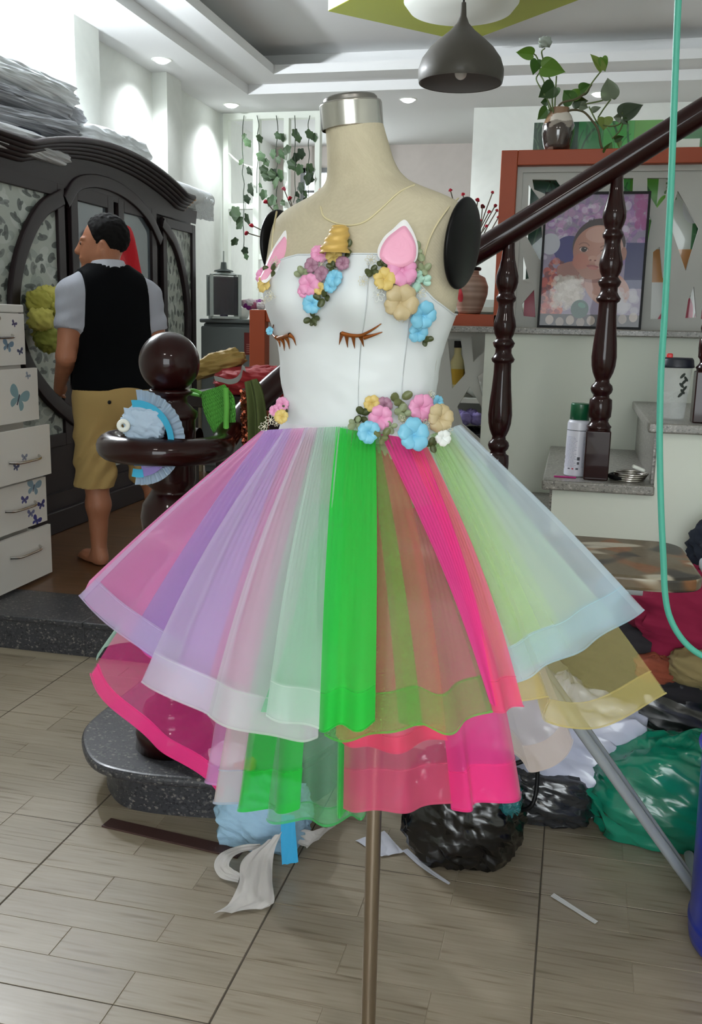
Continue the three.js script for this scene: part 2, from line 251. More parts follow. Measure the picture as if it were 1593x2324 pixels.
// ---------- wardrobe along the left wall ----------
const XW = -2.76, Z0W = -3.75, Z1W = -6.67;
{
  const w = thing('wardrobe', 'long dark wood wardrobe with leaf-patterned door panels, curved mouldings and glass doors', 'wardrobe', V(XW, RAISED, (Z0W + Z1W) / 2));
  const zc = (Z0W + Z1W) / 2, Zl = (z) => z - zc, Y = (y) => y - RAISED;
  const leafy = (seed) => canvasTex(512, 1024, (g, a, b) => {
    g.fillStyle = '#a2a89f'; g.fillRect(0, 0, a, b); const R = rng(seed);
    for (let i = 0; i < 260; i++) { g.fillStyle = R() < 0.5 ? 'rgba(185,192,186,.55)' : 'rgba(120,130,122,.5)'; g.beginPath(); g.ellipse(R() * a, R() * b, 14 + R() * 26, 8 + R() * 14, R() * 3, 0, 7); g.fill(); }
    for (let i = 0; i < 17; i++) for (let j = 0; j < 9; j++) { const x = (j + 0.5 * (i & 1) + R() * 0.5) * a / 9, y = (i + R() * 0.5) * b / 17; g.save(); g.translate(x, y); g.rotate(R() * 6.3); g.fillStyle = R() < 0.6 ? 'rgba(48,54,50,.72)' : 'rgba(76,82,78,.6)'; g.beginPath(); g.ellipse(0, 0, 18 + R() * 12, 7 + R() * 8, 0, 0, 7); g.fill(); g.beginPath(); g.ellipse(6, 9, 13, 7, 0.9, 0, 7); g.fill(); g.restore(); }
  });
  const panelMat = (s) => phy({ map: leafy(s), roughness: 0.4 });
  const side = (z0, z1, y0, y1, x = 0.004) => { const g = new THREE.PlaneGeometry(Math.abs(z1 - z0), y1 - y0); g.rotateY(Math.PI / 2).translate(x, Y((y0 + y1) / 2), Zl((z0 + z1) / 2)); return g; };
  part('carcass', join([box(-0.52, -0.02, Y(0.26), Y(2.05), Zl(Z0W), Zl(Z1W)), box(-0.02, 0, Y(0.26), Y(0.36), Zl(Z0W), Zl(Z1W))]), M.darkWood, w);
  part('plinth', rbox(-0.5, 0.03, Y(RAISED), Y(0.27), Zl(Z0W), Zl(Z1W), 0.008), M.darkWood, w);
  // doors: left panel door, two glass doors under the arch, right panel door
  const bars = (z0, z1, y0, y1, t) => join([rbox(-0.005, 0.022, Y(y0), Y(y1), Zl(z0), Zl(z0 - t), 0.004), rbox(-0.005, 0.022, Y(y0), Y(y1), Zl(z1 + t), Zl(z1), 0.004), rbox(-0.005, 0.022, Y(y0), Y(y0 + t), Zl(z0 - t), Zl(z1 + t), 0.004), rbox(-0.005, 0.022, Y(y1 - t), Y(y1), Zl(z0 - t), Zl(z1 + t), 0.004)]);
  const doorL = new THREE.Group(); doorL.name = 'door'; w.add(doorL); part('door_frame', bars(Z0W, -4.83, 0.62, 2.02, 0.07), M.darkWood, doorL); part('door_panel', side(Z0W - 0.06, -4.77, 0.66, 1.96), panelMat(3), doorL, 'grey panel printed with dark leaves');
  const doorR = new THREE.Group(); doorR.name = 'door'; w.add(doorR); part('door_frame', bars(-6.1, -6.66, 0.36, 1.99, 0.06), M.darkWood, doorR); part('door_panel', side(-6.15, -6.61, 0.4, 1.93), panelMat(8), doorR, 'grey panel printed with dark leaves');
  part('door_panel', side(-4.95, -5.9, 0.42, 0.86, 0.005), panelMat(5), w, 'low grey panel printed with dark leaves');
  const shadowGlass = phy({ color: 0x59636a, roughness: 0.12, clearcoat: 0.6 });
  for (const [z0, z1] of [[-4.9, -5.4], [-5.46, -6.0]]) {
    const d = new THREE.Group(); d.name = 'glass_door'; w.add(d);
    part('glass_pane', side(z0, z1, 1.0, 1.98), shadowGlass, d);
    part('door_frame', bars(z0, z1, 0.94, 2.03, 0.075), M.darkWood, d);
    part('handle', rod(V(0.04, Y(1.3), Zl(z1 + 0.04)), V(0.04, Y(1.42), Zl(z1 + 0.04)), 0.007), M.chrome, d);
  }
  // mouldings: big curves that sweep across the side doors, and the arch over the glass doors
  const sweep = (pts, wd, mat, name) => { const c = spline(pts.map(([z, y]) => V(0, Y(y), Zl(z)))), n = 40; const g = grid((s, t) => { const p = c.getPoint(t), q = c.getTangent(t), e = V(0, q.z, -q.y).normalize(); const k = [[-0.5, 0.008], [-0.5, 0.03], [-0.4, 0.035], [0.4, 0.035], [0.5, 0.03], [0.5, 0.008]][Math.round(s * 5)]; return p.addScaledVector(e, k[0] * wd).add(V(k[1], 0, 0)); }, 5, n); return part(name, g, mat, w); };
  sweep([[-4.8, 1.95], [-4.6, 1.86], [-4.44, 1.7], [-4.34, 1.52], [-4.31, 1.34], [-4.38, 1.12], [-4.55, 0.94], [-4.85, 0.76]], 0.085, M.darkWood, 'curved_moulding');
  sweep([[-6.08, 1.95], [-6.28, 1.84], [-6.42, 1.66], [-6.5, 1.42], [-6.5, 1.2], [-6.42, 0.98], [-6.2, 0.8]], 0.07, M.darkWood, 'curved_moulding');
  sweep([[-4.84, 1.93], [-4.95, 2.03], [-5.13, 2.08], [-5.34, 2.09], [-5.55, 2.07], [-5.75, 2.02], [-5.9, 1.95], [-6.05, 1.83]], 0.075, M.darkWood, 'arch_moulding');
  // bowed crown with fluted end
  const top = (z) => 2.1 + 0.13 * Math.max(0, 1 - ((z + 5.35) / 0.95) ** 2);
  for (let i = 0; i < 5; i++) part('crown_moulding', grid((s, t) => { const z = mix(Z0W, Z1W + 0.25, s), a = t * Math.PI * 2, r = 0.018; return V(0.03 + i * 0.02 + Math.cos(a) * r, Y(top(z) - 0.02 + i * 0.018 + Math.sin(a) * r), Zl(z)); }, 60, 8), M.darkWood, w);
  part('crown_board', grid((s, t) => { const z = mix(Z0W, Z1W, s); return V(mix(0.02, 0.03, t), Y(mix(2.0, top(z) - 0.01, t)), Zl(z)); }, 60, 2), M.darkWood, w);
  part('crown_end', join([0, 1, 2, 3, 4].map((i) => rbox(0.0 + i * 0.02, 0.032 + i * 0.02, Y(2.07 + i * 0.016), Y(2.094 + i * 0.018), Zl(-6.34), Zl(-6.46), 0.006))), std({ color: 0xb0761f, roughness: 0.4, metalness: 0.25 }), w, 'golden fluted end of the crown');
  part('top_board', grid((s, t) => { const z = mix(Z0W, Z1W, s); return V(mix(0.03, -0.52, t), Y(top(z) + 0.0), Zl(z)); }, 40, 4), M.darkWood, w);
}
// bundles on the wardrobe
{
  const bag = (c, r, o) => phy({ color: c, roughness: r, bumpMap: crumpleBump, bumpScale: 0.012, clearcoat: 0.25, clearcoatRoughness: 0.25, ...o });
  const grey = bag(0x8f9298, 0.5), white = bag(0xd3d8da, 0.45), pale = bag(0xb6b8ba, 0.5);
  const put = (name, label, x, y, z, r, seed, mat, tilt = 0, turn = 0, cat = 'garment bag') => { const o = thing(name, label, cat, V(x, y, z), turn, 'wrapped bundles on top of the wardrobe'); const m = part('cover', bundle(r, seed, { amp: 0.08, freq: 6, sq: 0.9, crease: 0.07 }), mat, o); m.rotation.x = tilt; return o; };
  put('garment_bag', 'pale grey wrapped garment bag lowest and nearest on the wardrobe top', -2.85, 2.095, -4.3, [0.17, 0.075, 0.62], 3, pale, 0.02);
  put('garment_bag', 'grey wrapped garment bag lying on the nearest pale bag, its corner hanging', -2.93, 2.225, -4.4, [0.18, 0.062, 0.8], 9, grey, 0.1);
  put('garment_bag', 'darker grey garment bag high in the heap under the top package', -2.98, 2.33, -4.42, [0.2, 0.066, 0.72], 15, grey, 0.06);
  put('garment_bag', 'white crumpled package topmost on the heap of garment bags', -3.0, 2.44, -4.6, [0.2, 0.085, 0.66], 21, white, 0.05);
  put('garment_bag', 'small grey rolled end jutting from the heap of garment bags', -2.97, 2.385, -5.14, [0.1, 0.075, 0.26], 27, grey, 0.0);
  const pk = put('garment_bag', 'white plastic wrapped bundle alone over the glass wardrobe doors', -2.97, 2.215, -5.66, [0.2, 0.135, 0.42], 33, white, 0.02);
  part('tape', tube([V(-0.02, 0.2, 0.02), V(0.12, 0.17, 0.04), V(0.19, 0.08, 0.06)], 0.004, 12, 5), M.black, pk);
  const red = thing('folded_cloth', 'small red and navy folded cloth squeezed between grey garment bags', 'cloth', V(-2.86, 2.25, -4.05), 0); part('cloth', rbox(-0.12, 0.1, 0, 0.035, -0.28, 0.2, 0.012), std({ color: 0xb02a1c }), red, 'red cloth'); part('edge', rbox(-0.12, 0.1, -0.022, -0.001, -0.62, 0.2, 0.01), std({ color: 0x20243a }), red, 'navy cloth');
  const roll = thing('fabric_roll', 'white roll of plastic sheet on the far end of the wardrobe top', 'roll', V(-2.82, 2.105, -6.72));
  part('sheet', grid((s, t) => { const a = s * 2 * Math.PI * 2.2, r = 0.06 + 0.03 * s + 0.006 * nz(s * 9, t * 7, 2); return V(Math.cos(a) * r, 0.09 + Math.sin(a) * r * 0.9, mix(0.4, -0.3, t) + 0.02 * nz(s * 5, 1, 3)); }, 90, 10), white, roll);
  part('hanging_corner', grid((s, t) => V(0.06 + 0.06 * s + 0.02 * nz(s * 4, t * 4, 5), 0.1 - t * 0.16 + 0.015 * nz(s * 6, t * 5, 1), mix(0.0, -0.2, s)), 12, 12), white, roll);
}
// red garment hung on the wardrobe doors
{
  const p = (x, y) => onSide(x, y, -2.68), a = [[250, 522], [284, 516], [308, 620], [346, 770], [352, 880]], b = [[252, 640], [262, 700], [270, 760], [290, 840], [318, 900]];
  const ca = spline(a.map((q) => p(...q))), cb = spline(b.map((q) => p(...q)));
  const t = thing('red_garment', 'bright red garment hung on the wardrobe behind the man', 'garment');
  part('cloth', grid((s, v) => ca.getPoint(v).lerp(cb.getPoint(v), s).add(V(0.02 * Math.sin(s * 14 + v * 3) + 0.02, 0, 0)), 24, 24), std({ color: 0xc40d22, roughness: 0.75, bumpMap: softBump, bumpScale: 0.01 }), t);
  part('hanger', tube([p(262, 508).add(V(-0.07, 0.02, 0)), p(262, 508).add(V(-0.02, 0, 0)), p(282, 516).add(V(-0.02, 0, 0))], 0.004, 12, 6), M.chrome, t);
  const yb = thing('yellow_bundle', 'yellow green cloth flowers hanging by the wardrobe door beside the man', 'bundle', onSide(108, 735, -2.66));
  const R = rng(5); for (let i = 0; i < 9; i++) part('bloom', bundle([0.05, 0.05, 0.06], i * 3 + 1, { amp: 0.3, freq: 9, crease: 0.15, flat: false, seg: 24 }).translate((R() - 0.5) * 0.06, -0.16 + R() * 0.26, (R() - 0.5) * 0.2), std({ color: [0xa8a448, 0x8f9440, 0xc2bb5e][i % 3], roughness: 0.9 }), yb);
}
// ---------- drawer tower ----------
{
  const t = thing('drawer_unit', 'white plastic drawer tower printed with blue butterflies, drawers pulled out unevenly', 'drawers', V(-2.4, RAISED, -3.5));
  const body = std({ color: 0xd9d6cf, roughness: 0.4 });
  const z1 = -0.335, z0 = 0.22;                                                          // far and near end
  const fly = (g, x, y, s, c, rot) => { g.save(); g.translate(x, y); g.rotate(rot); g.fillStyle = c; for (const k of [-1, 1]) { g.beginPath(); g.moveTo(0, 0); g.bezierCurveTo(k * s * 0.3, -s, k * s * 1.2, -s * 1.1, k * s * 1.05, -s * 0.3); g.bezierCurveTo(k * s * 0.9, 0.1 * s, k * s * 0.4, 0.1 * s, 0, 0); g.fill(); g.beginPath(); g.moveTo(0, 0); g.bezierCurveTo(k * s * 0.8, 0, k * s * 0.9, s * 0.7, k * s * 0.45, s * 0.8); g.bezierCurveTo(k * s * 0.2, s * 0.6, k * 0.1 * s, s * 0.3, 0, 0); g.fill(); } g.strokeStyle = '#2a2d44'; g.lineWidth = s * 0.12; g.beginPath(); g.moveTo(0, -s * 0.3); g.lineTo(0, s * 0.5); g.stroke(); g.restore(); };
  const face = (list) => std({ roughness: 0.4, map: canvasTex(512, 256, (g, a, b) => { g.fillStyle = '#dfdcd5'; g.fillRect(0, 0, a, b); for (const [u, v, s, c, r] of list) fly(g, u * a, v * b, s * a, c, r); }) });
  const fronts = [
    [face([[0.86, 0.2, 0.035, '#4c4468', 0.5], [0.76, 0.62, 0.07, '#6f8ba0', 0.3], [0.93, 0.74, 0.04, '#4a506e', -0.3]]), 0, 0.962, 1.19],
    [face([[0.72, 0.55, 0.13, '#7fa0a8', 0.4], [0.86, 0.14, 0.035, '#8d97a4', 0.6], [0.3, 0.4, 0.08, '#6d87a8', -0.4]]), 0.055, 0.72, 0.955],
    [face([[0.62, 0.55, 0.04, '#7d8294', 0.1], [0.5, 0.7, 0.04, '#3f4a70', 0.3], [0.2, 0.3, 0.07, '#7fa0a8', 0.5]]), 0.105, 0.475, 0.705],
    [face([[0.82, 0.16, 0.1, '#7d98a8', 0.3], [0.68, 0.38, 0.05, '#4a4a82', 0.2], [0.92, 0.6, 0.055, '#3b407e', -0.2], [0.76, 0.72, 0.05, '#6c7299', 0.2], [0.84, 0.92, 0.065, '#3a3f8a', 0.6]]), 0.075, 0.255, 0.465],
    [face([]), 0.09, 0.012, 0.245],
  ];
  part('casing', join([box(-0.42, -0.012, 0, 1.2, z1 + 0.01, z0)]), body, t);
  part('top_panel', rbox(-0.44, 0.006, 1.19, 1.225, z1 - 0.006, z0 + 0.01, 0.006), body, t);
  fronts.forEach(([m, out, y0, y1], i) => {
    const d = new THREE.Group(); d.name = numbered('drawer'); t.add(d);
    const g = new THREE.BoxGeometry(0.016, y1 - y0 - 0.006, z0 - z1); const fm = new THREE.Mesh(g, [m, body, body, body, body, body]); g.translate(out, (y0 + y1) / 2, (z0 + z1) / 2); fm.name = numbered('drawer_front'); fm.castShadow = fm.receiveShadow = true; d.add(fm);
    if (out) part('drawer_side', box(-0.02, out - 0.008, y0 + 0.02, y1 - 0.03, z1 + 0.012, z1 + 0.02), body, d);
    const hy = i === 0 ? 1.09 : (y0 + y1) / 2 + [0, 0, -0.02, 0.0, 0.03][i];
    if (i !== 1) part('handle', tube([V(out + 0.008, hy, z1 + 0.33), V(out + 0.03, hy - 0.004, z1 + 0.3), V(out + 0.034, hy - 0.006, z1 + 0.2), V(out + 0.03, hy - 0.003, z1 + 0.12), V(out + 0.008, hy + 0.004, z1 + 0.1)], 0.006, 24, 8), M.chrome, d);
    if (i === 0) part('lock', new THREE.CylinderGeometry(0.008, 0.008, 0.006, 14).rotateZ(Math.PI / 2).translate(out + 0.01, 1.165, z1 + 0.19), M.steel, d);
  });
  const y = thing('plastic_box', 'yellow plastic box lying on the white drawer tower', 'box', V(-2.5, RAISED + 1.225, -3.56)); part('lid_body', rbox(-0.06, 0.06, 0, 0.025, -0.09, 0.1, 0.008), phy({ color: 0xe0c91c, roughness: 0.4 }), y);
}
// ---------- the man ----------
{
  const P = [0.085, 0, 0.02];
  const g = thing('person', 'man in a black vest, grey polo shirt and khaki shorts standing barefoot, facing the wardrobe', 'person', V(-2.07, RAISED, -4.19), Math.PI + 0.87);
  const skinM = phy({ color: 0x9a6448, roughness: 0.55, sheen: 0.2 });
  const sh = { l: [0.262, 1.28, 0.0], r: [-0.1, 1.28, 0.0] }, el = { l: [0.315, 1.0, -0.035], r: [-0.155, 1.0, -0.03] }, wr = { l: [0.27, 0.86, 0.18], r: [-0.1, 0.9, 0.2] };
  const hip = { l: [0.165, 0.8, 0], r: [-0.005, 0.8, 0] }, kn = { l: [0.165, 0.43, 0.03], r: [-0.1, 0.43, 0.0] }, an = { l: [0.16, 0.07, 0.03], r: [-0.165, 0.07, -0.05] };
  const headYaw = 1.05, hc = [0.1, 1.5, 0.03], cy = Math.cos(headYaw), sy = Math.sin(headYaw);
  const hd = (x, y, z) => { const dx = x - hc[0], dz = z - hc[2]; return [dx * cy - dz * sy, y - hc[1], dx * sy + dz * cy]; };   // into head space, +z forward
  const torso = (x, y, z, o = 0) => {
    let d = ellips(x, y, z, [0.082, 1.2, 0.0], [0.185 + o, 0.2, 0.115 + o]);
    d = smin(d, ellips(x, y, z, [0.082, 1.02, 0.01], [0.158 + o, 0.24, 0.118 + o]), 0.08);
    d = smin(d, ellips(x, y, z, [0.08, 0.83, -0.01], [0.17 + o, 0.15, 0.125 + o]), 0.08);
    for (const k of ['l', 'r']) d = smin(d, capsule(x, y, z, [0.09, 1.37, 0], sh[k], 0.055 + o, 0.06 + o), 0.06);
    return d;
  };
  const arm = (x, y, z, k, o = 0) => smin(capsule(x, y, z, sh[k], el[k], 0.056 + o, 0.042 + o), capsule(x, y, z, el[k], wr[k], 0.042 + o, 0.028 + o), 0.02);
  const hand = (x, y, z, k) => {
    const w = wr[k], s = k === 'l' ? -1 : 1, c = [w[0] + s * 0.02, w[1] - 0.02, w[2] + 0.05]; let d = capsule(x, y, z, w, c, 0.027, 0.032);
    for (let i = 0; i < 4; i++) { const o = (i - 1.5) * 0.019, a = [c[0] + s * 0.005, c[1] - o, c[2] + 0.025], b = [a[0] + s * 0.015, a[1] - 0.008, a[2] + 0.035 - Math.abs(i - 1) * 0.004], e = [b[0] + s * 0.022, b[1] - 0.012, b[2] + 0.012]; d = smin(d, Math.min(capsule(x, y, z, a, b, 0.0095, 0.009), capsule(x, y, z, b, e, 0.009, 0.0075)), 0.008); }
    return smin(d, capsule(x, y, z, [w[0] + s * 0.01, w[1] + 0.012, w[2] + 0.02], [c[0] + s * 0.04, c[1] + 0.04, c[2] + 0.015], 0.012, 0.009), 0.012);
  };
  const leg = (x, y, z, k, o = 0) => smin(capsule(x, y, z, hip[k], kn[k], 0.09 + o, 0.056 + o), smin(capsule(x, y, z, kn[k], [mix(kn[k][0], an[k][0], 0.35), mix(kn[k][1], an[k][1], 0.35), mix(kn[k][2], an[k][2], 0.35) - 0.018], 0.052 + o, 0.056 + o), capsule(x, y, z, [mix(kn[k][0], an[k][0], 0.4), 0.29, mix(kn[k][2], an[k][2], 0.4) - 0.012], an[k], 0.052 + o, 0.036 + o), 0.04), 0.05);
  const foot = (x, y, z, k) => { const a = an[k]; let d = smin(ellips(x, y, z, [a[0], 0.035, a[2] - 0.02], [0.034, 0.04, 0.045]), ellips(x, y, z, [a[0] + (k === 'l' ? 0.012 : -0.012), 0.026, a[2] + 0.09], [0.044, 0.03, 0.085]), 0.04); for (let i = 0; i < 5; i++) { const u = a[0] + (k === 'l' ? 1 : -1) * (-0.028 + i * 0.017), zz = a[2] + 0.165 - i * 0.008; d = smin(d, capsule(x, y, z, [u, 0.015, zz], [u, 0.012, zz + 0.03], 0.011, 0.009), 0.008); } return Math.max(d, -y + 0.001); };
  const head = (x, y, z) => {
    const [a, b, c] = hd(x, y, z);
    let d = ellips(a, b, c, [0, 0.035, -0.015], [0.076, 0.095, 0.098]);
    d = smin(d, ellips(a, b, c, [0, -0.045, 0.032], [0.058, 0.075, 0.068]), 0.05);                    // face and jaw
    d = smin(d, capsule(a, b, c, [0, 0.012, 0.094], [0, -0.026, 0.113], 0.009, 0.014), 0.016);          // nose
    d = smin(d, ellips(a, b, c, [0, 0.028, 0.082], [0.048, 0.01, 0.014]), 0.012);                        // brow
    d = smin(d, ellips(a, b, c, [0, -0.056, 0.094], [0.024, 0.008, 0.012]), 0.008); d = smin(d, ellips(a, b, c, [0, -0.07, 0.09], [0.021, 0.008, 0.012]), 0.008);  // lips
    d = smin(d, ellips(a, b, c, [0, -0.1, 0.075], [0.025, 0.02, 0.022]), 0.02);                          // chin
    for (const k of [-1, 1]) { d = Math.max(d, -ellips(a, b, c, [k * 0.031, 0.008, 0.098], [0.014, 0.01, 0.014])); d = smin(d, ellips(a, b, c, [k * 0.031, 0.008, 0.082], [0.013, 0.01, 0.012]), 0.004); d = smin(d, Math.max(ellips(a, b, c, [k * 0.08, -0.01, -0.012], [0.013, 0.034, 0.021]), -ellips(a, b, c, [k * 0.094, -0.008, -0.006], [0.008, 0.022, 0.012])), 0.006); }
    return smin(d, capsule(x, y, z, [0.088, 1.34, -0.005], [0.096, 1.45, 0.0], 0.062, 0.056), 0.03);
  };
  const body = (x, y, z) => { let d = torso(x, y, z); for (const k of ['l', 'r']) { d = smin(d, arm(x, y, z, k), 0.03); d = smin(d, leg(x, y, z, k), 0.03); d = smin(d, foot(x, y, z, k), 0.03); } return smin(d, capsule(x, y, z, [0.088, 1.34, -0.005], [0.094, 1.42, 0.0], 0.062, 0.056), 0.04); };
  const fine = [skin((x, y, z) => Math.max(body(x, y, z), y - 1.42), V(0.07, 0.7, 0.04), V(0.45, 0.78, 0.36), 84), skin(head, V(0.1, 1.5, 0.03), V(0.2, 0.2, 0.2), 84), ...['l', 'r'].map((k) => skin((x, y, z) => hand(x, y, z, k), V(wr[k][0], wr[k][1] - 0.01, wr[k][2] + 0.06), V(0.13, 0.13, 0.13), 56))];
  part('body', join(fine), skinM, g);
  const hairF = (x, y, z) => { const [a, b, c] = hd(x, y, z); let d = ellips(a, b, c, [0, 0.045, -0.022], [0.084, 0.103, 0.103]) + 0.004 * nz(a * 60, b * 60, c * 60); d = smin(d, Math.max(capsule(x, y, z, [0.088, 1.34, -0.005], [0.096, 1.45, 0.0], 0.066, 0.0605), c + 0.005), 0.02); d = Math.max(d, (c * 0.85 - (b - 0.02) * 0.75 - 0.03) * 0.8); d = Math.max(d, -(b + 0.1 - 2.2 * Math.max(0, c + 0.028))); return d + 0.007 * smooth(0.01, -0.07, b); };
  part('hair', skin(hairF, V(0.1, 1.51, 0.02), V(0.17, 0.17, 0.17), 72), phy({ color: 0x0a0909, roughness: 0.9, specularIntensity: 0.4 }), g, 'short black hair');
  const irisM = std({ color: 0x15100e, roughness: 0.2 }); for (const k of [-1, 1]) { const q = [k * 0.031, 0.007, 0.09], gx = hc[0] + q[0] * cy + q[2] * sy, gz = hc[2] - q[0] * sy + q[2] * cy; part('eye', new THREE.SphereGeometry(0.0075, 14, 10).translate(gx, hc[1] + q[1], gz), irisM, g); }
  // clothes
  const shirt = (x, y, z) => { let d = torso(x, y, z, 0.008); for (const k of ['l', 'r']) { let s = capsule(x, y, z, sh[k], el[k], 0.068, 0.062) + 0.003 * Math.sin(y * 90 + x * 40); const t = ((x - sh[k][0]) * (el[k][0] - sh[k][0]) + (y - sh[k][1]) * (el[k][1] - sh[k][1]) + (z - sh[k][2]) * (el[k][2] - sh[k][2])) / (0.28 * 0.28 + 0.06 * 0.06); d = smin(d, Math.max(s, (t - 0.58) * 0.28), 0.025); } d = Math.max(d, y - 1.45, 0.82 - y); return y > 1.34 ? Math.max(d, 0.066 - Math.hypot(x - 0.09, z)) : d; };
  part('polo_shirt', skin(shirt, V(0.08, 1.12, 0), V(0.36, 0.34, 0.22), 76), std({ color: 0x9a9da6, roughness: 0.85, bumpMap: weaveBump, bumpScale: 0.001 }), g, 'grey polo shirt');
  part('collar', skin((x, y, z) => { const r = Math.hypot((x - 0.09) / 1.0, (z + 0.002)); return Math.max(Math.abs(r - 0.076 - (1.405 - y) * 0.4) - 0.009, Math.abs(y - 1.4 + 0.12 * z) - 0.03); }, V(0.09, 1.4, 0), V(0.13, 0.13, 0.13), 60), std({ color: 0xa9acb4, roughness: 0.85 }), g, 'folded grey collar');
  const vest = (x, y, z) => { let d = torso(x, y, z, 0.018); d = Math.max(d, y - 1.42, 0.845 - y); if (y > 1.3) d = Math.max(d, 0.084 - Math.hypot(x - 0.09, z)); for (const k of ['l', 'r']) { const s = k === 'l' ? 1 : -1, e = s * (x - 0.082) - curve1([[1.0, 0.3], [1.06, 0.185], [1.14, 0.158], [1.3, 0.15], [1.4, 0.15]], y); d = Math.max(d, e * 0.8); } return d; };
  part('vest', skin(vest, V(0.08, 1.12, 0), V(0.28, 0.34, 0.22), 76), phy({ color: 0x040507, roughness: 1, specularIntensity: 0.25 }), g, 'black knitted vest');
  const shorts = (x, y, z) => { let d = ellips(x, y, z, [0.08, 0.82, -0.012], [0.186, 0.17, 0.146]); for (const k of ['l', 'r']) { const s = k === 'l' ? 1 : -1, a = [hip[k][0], 0.8, -0.005], b = [kn[k][0] + s * 0.006, 0.4, kn[k][2] - 0.004]; d = smin(d, capsule(x, y, z, a, b, 0.108, 0.094) + (0.006 * Math.sin(y * 55 + x * 70 + z * 35) + 0.006 * nz(x * 14, y * 22, z * 14)) * smooth(0.8, 0.6, y), 0.03); } return Math.max(d, y - 0.885, 0.385 - y); };
  const sm = std({ color: 0xa58a55, roughness: 0.9, bumpMap: weaveBump, bumpScale: 0.001 });
  part('shorts', skin(shorts, V(0.04, 0.63, 0), V(0.34, 0.32, 0.26), 84), sm, g, 'khaki shorts');
  part('belt', grid((s, t) => { const a = s * 6.2832; return V(0.08 + Math.cos(a) * 0.176, 0.868 + t * 0.03, -0.01 + Math.sin(a) * 0.136); }, 48, 2), std({ color: 0x2a2422, roughness: 0.6 }), g, 'dark belt');
  for (const x of [0.165, 0.0]) part('pocket_button', new THREE.SphereGeometry(0.009, 12, 8).scale(1, 1, 0.6).translate(x, 0.8, -0.158), M.black, g, 'dark pocket button');
}
// ---------- white garden screen with ivy, in the far corner ----------
const ZS = -8.66;
{
  const t = thing('garden_screen', 'tall white open wooden screen in the far corner hung with ivy', 'screen', V(XL, RAISED, ZS));
  const m = std({ color: 0xe6ebe0, roughness: 0.6 }), y1 = HS - RAISED - 0.002, X = (px) => at(px, 400, -ZS).x - XL;
  const xs = [[510, 521], [577, 590], [646, 657], [716, 727]];
  for (const [a, b] of xs) part('post', box(X(a), X(b), 0, y1 - 0.055, -0.04, 0.04), m, t);
  part('top_rail', box(X(510), X(727), y1 - 0.055, y1, -0.04, 0.04), m, t);
  part('rail', box(X(521), X(577), 2.19, 2.24, -0.035, 0.035), m, t); part('rail', box(X(590), X(646), 1.74, 1.79, -0.035, 0.035), m, t);
  part('rail', box(X(657), X(716), 2.0, 2.05, -0.035, 0.035), m, t); 
  part('wire', tube([V(X(521), 2.68, 0.02), V(X(545), 2.6, 0.03), V(X(577), 2.55, 0.02)], 0.008, 10, 5), m, t);
}
// a lobed leaf, lightly cupped
function leafGeo(lobes, n = 18) {
  const s = new THREE.Shape(); for (let i = 0; i <= n; i++) { const a = -Math.PI / 2 + i / n * 2 * Math.PI, k = 1 + 0.28 * lobes * Math.cos(5 * (a - Math.PI / 2)); const r = 0.5 * k * (0.85 + 0.25 * Math.max(0, Math.sin(a))); const x = Math.cos(a) * r * 0.85, y = Math.sin(a) * r + 0.42; i ? s.lineTo(x, y) : s.moveTo(x, y); }
  const g = new THREE.ExtrudeGeometry(s, { depth: 0.012, bevelEnabled: false, curveSegments: 4 }); const p = g.attributes.position; for (let i = 0; i < p.count; i++) p.setZ(i, p.getZ(i) + 0.5 * p.getX(i) ** 2 - 0.16 * p.getY(i) ** 2); g.computeVertexNormals(); return g;
}
const ivyLeaf = leafGeo(0.6), ivyMats = [0x39502f, 0x2c3f28, 0x52704a, 0x47603c].map((c) => phy({ color: c, roughness: 0.5, transmission: 0.3 }));
{
  const stems = [[552, [[555, 315, 22], [557, 303, 14], [552, 362, 16], [562, 378, 22], [567, 415, 30], [556, 442, 22], [535, 468, 34], [560, 484, 32], [546, 490, 24], [550, 506, 20], [538, 540, 22], [558, 560, 22], [556, 575, 16]], 'ivy vine hanging in the first bay of the white screen'],
    [585, [[584, 306, 20], [585, 345, 26], [592, 376, 26], [600, 360, 20], [596, 392, 26], [610, 386, 26], [588, 415, 14], [600, 430, 24]], 'ivy vine hanging along the second post of the white screen'],
    [628, [[625, 300, 20], [640, 302, 20], [620, 338, 22], [635, 338, 24], [630, 355, 18], [620, 382, 28], [637, 384, 30], [632, 402, 28], [624, 444, 28], [626, 464, 26], [638, 455, 18]], 'ivy vine hanging before the bright louvred window'],
    [668, [[668, 292, 22], [674, 304, 20], [657, 330, 24], [672, 346, 24], [682, 336, 26], [656, 362, 28], [682, 372, 26], [684, 413, 26], [672, 434, 16], [674, 452, 18]], 'ivy vine hanging in the third bay of the white screen'],
    [701, [[695, 295, 24], [710, 302, 20], [702, 370, 26], [705, 390, 32], [706, 396, 26], [692, 432, 18], [690, 448, 14]], 'ivy vine hanging in the last bay of the white screen']];
  const R = rng(4);
  for (const [px, leaves, label] of stems) {
    const o = thing('ivy_vine', label, 'vine', at(px, 262, 8.58), 0, 'ivy vines on the white screen'), W0 = o.position;
    const end = leaves[leaves.length - 1][1]; const st = []; for (let y = 262; y <= end + 12; y += 22) st.push(at(px + (R() - 0.5) * 5, y, 8.58).sub(W0));
    part('stem', tube(st, 0.004, 40, 5), ivyMats[1], o);
    for (const [x, y, s] of leaves) { const l = part('leaf', ivyLeaf, ivyMats[Math.floor(R() * 4)], o); l.position.copy(at(x, y, 8.5 + R() * 0.1).sub(W0)); const k = s * 8.6 / FOC * 0.95; l.scale.set(k, k, k); l.rotation.set(R() * 0.8 - 0.4, R() * 1.4 - 0.7, Math.PI + (R() - 0.5) * 1.6); }
  }
}
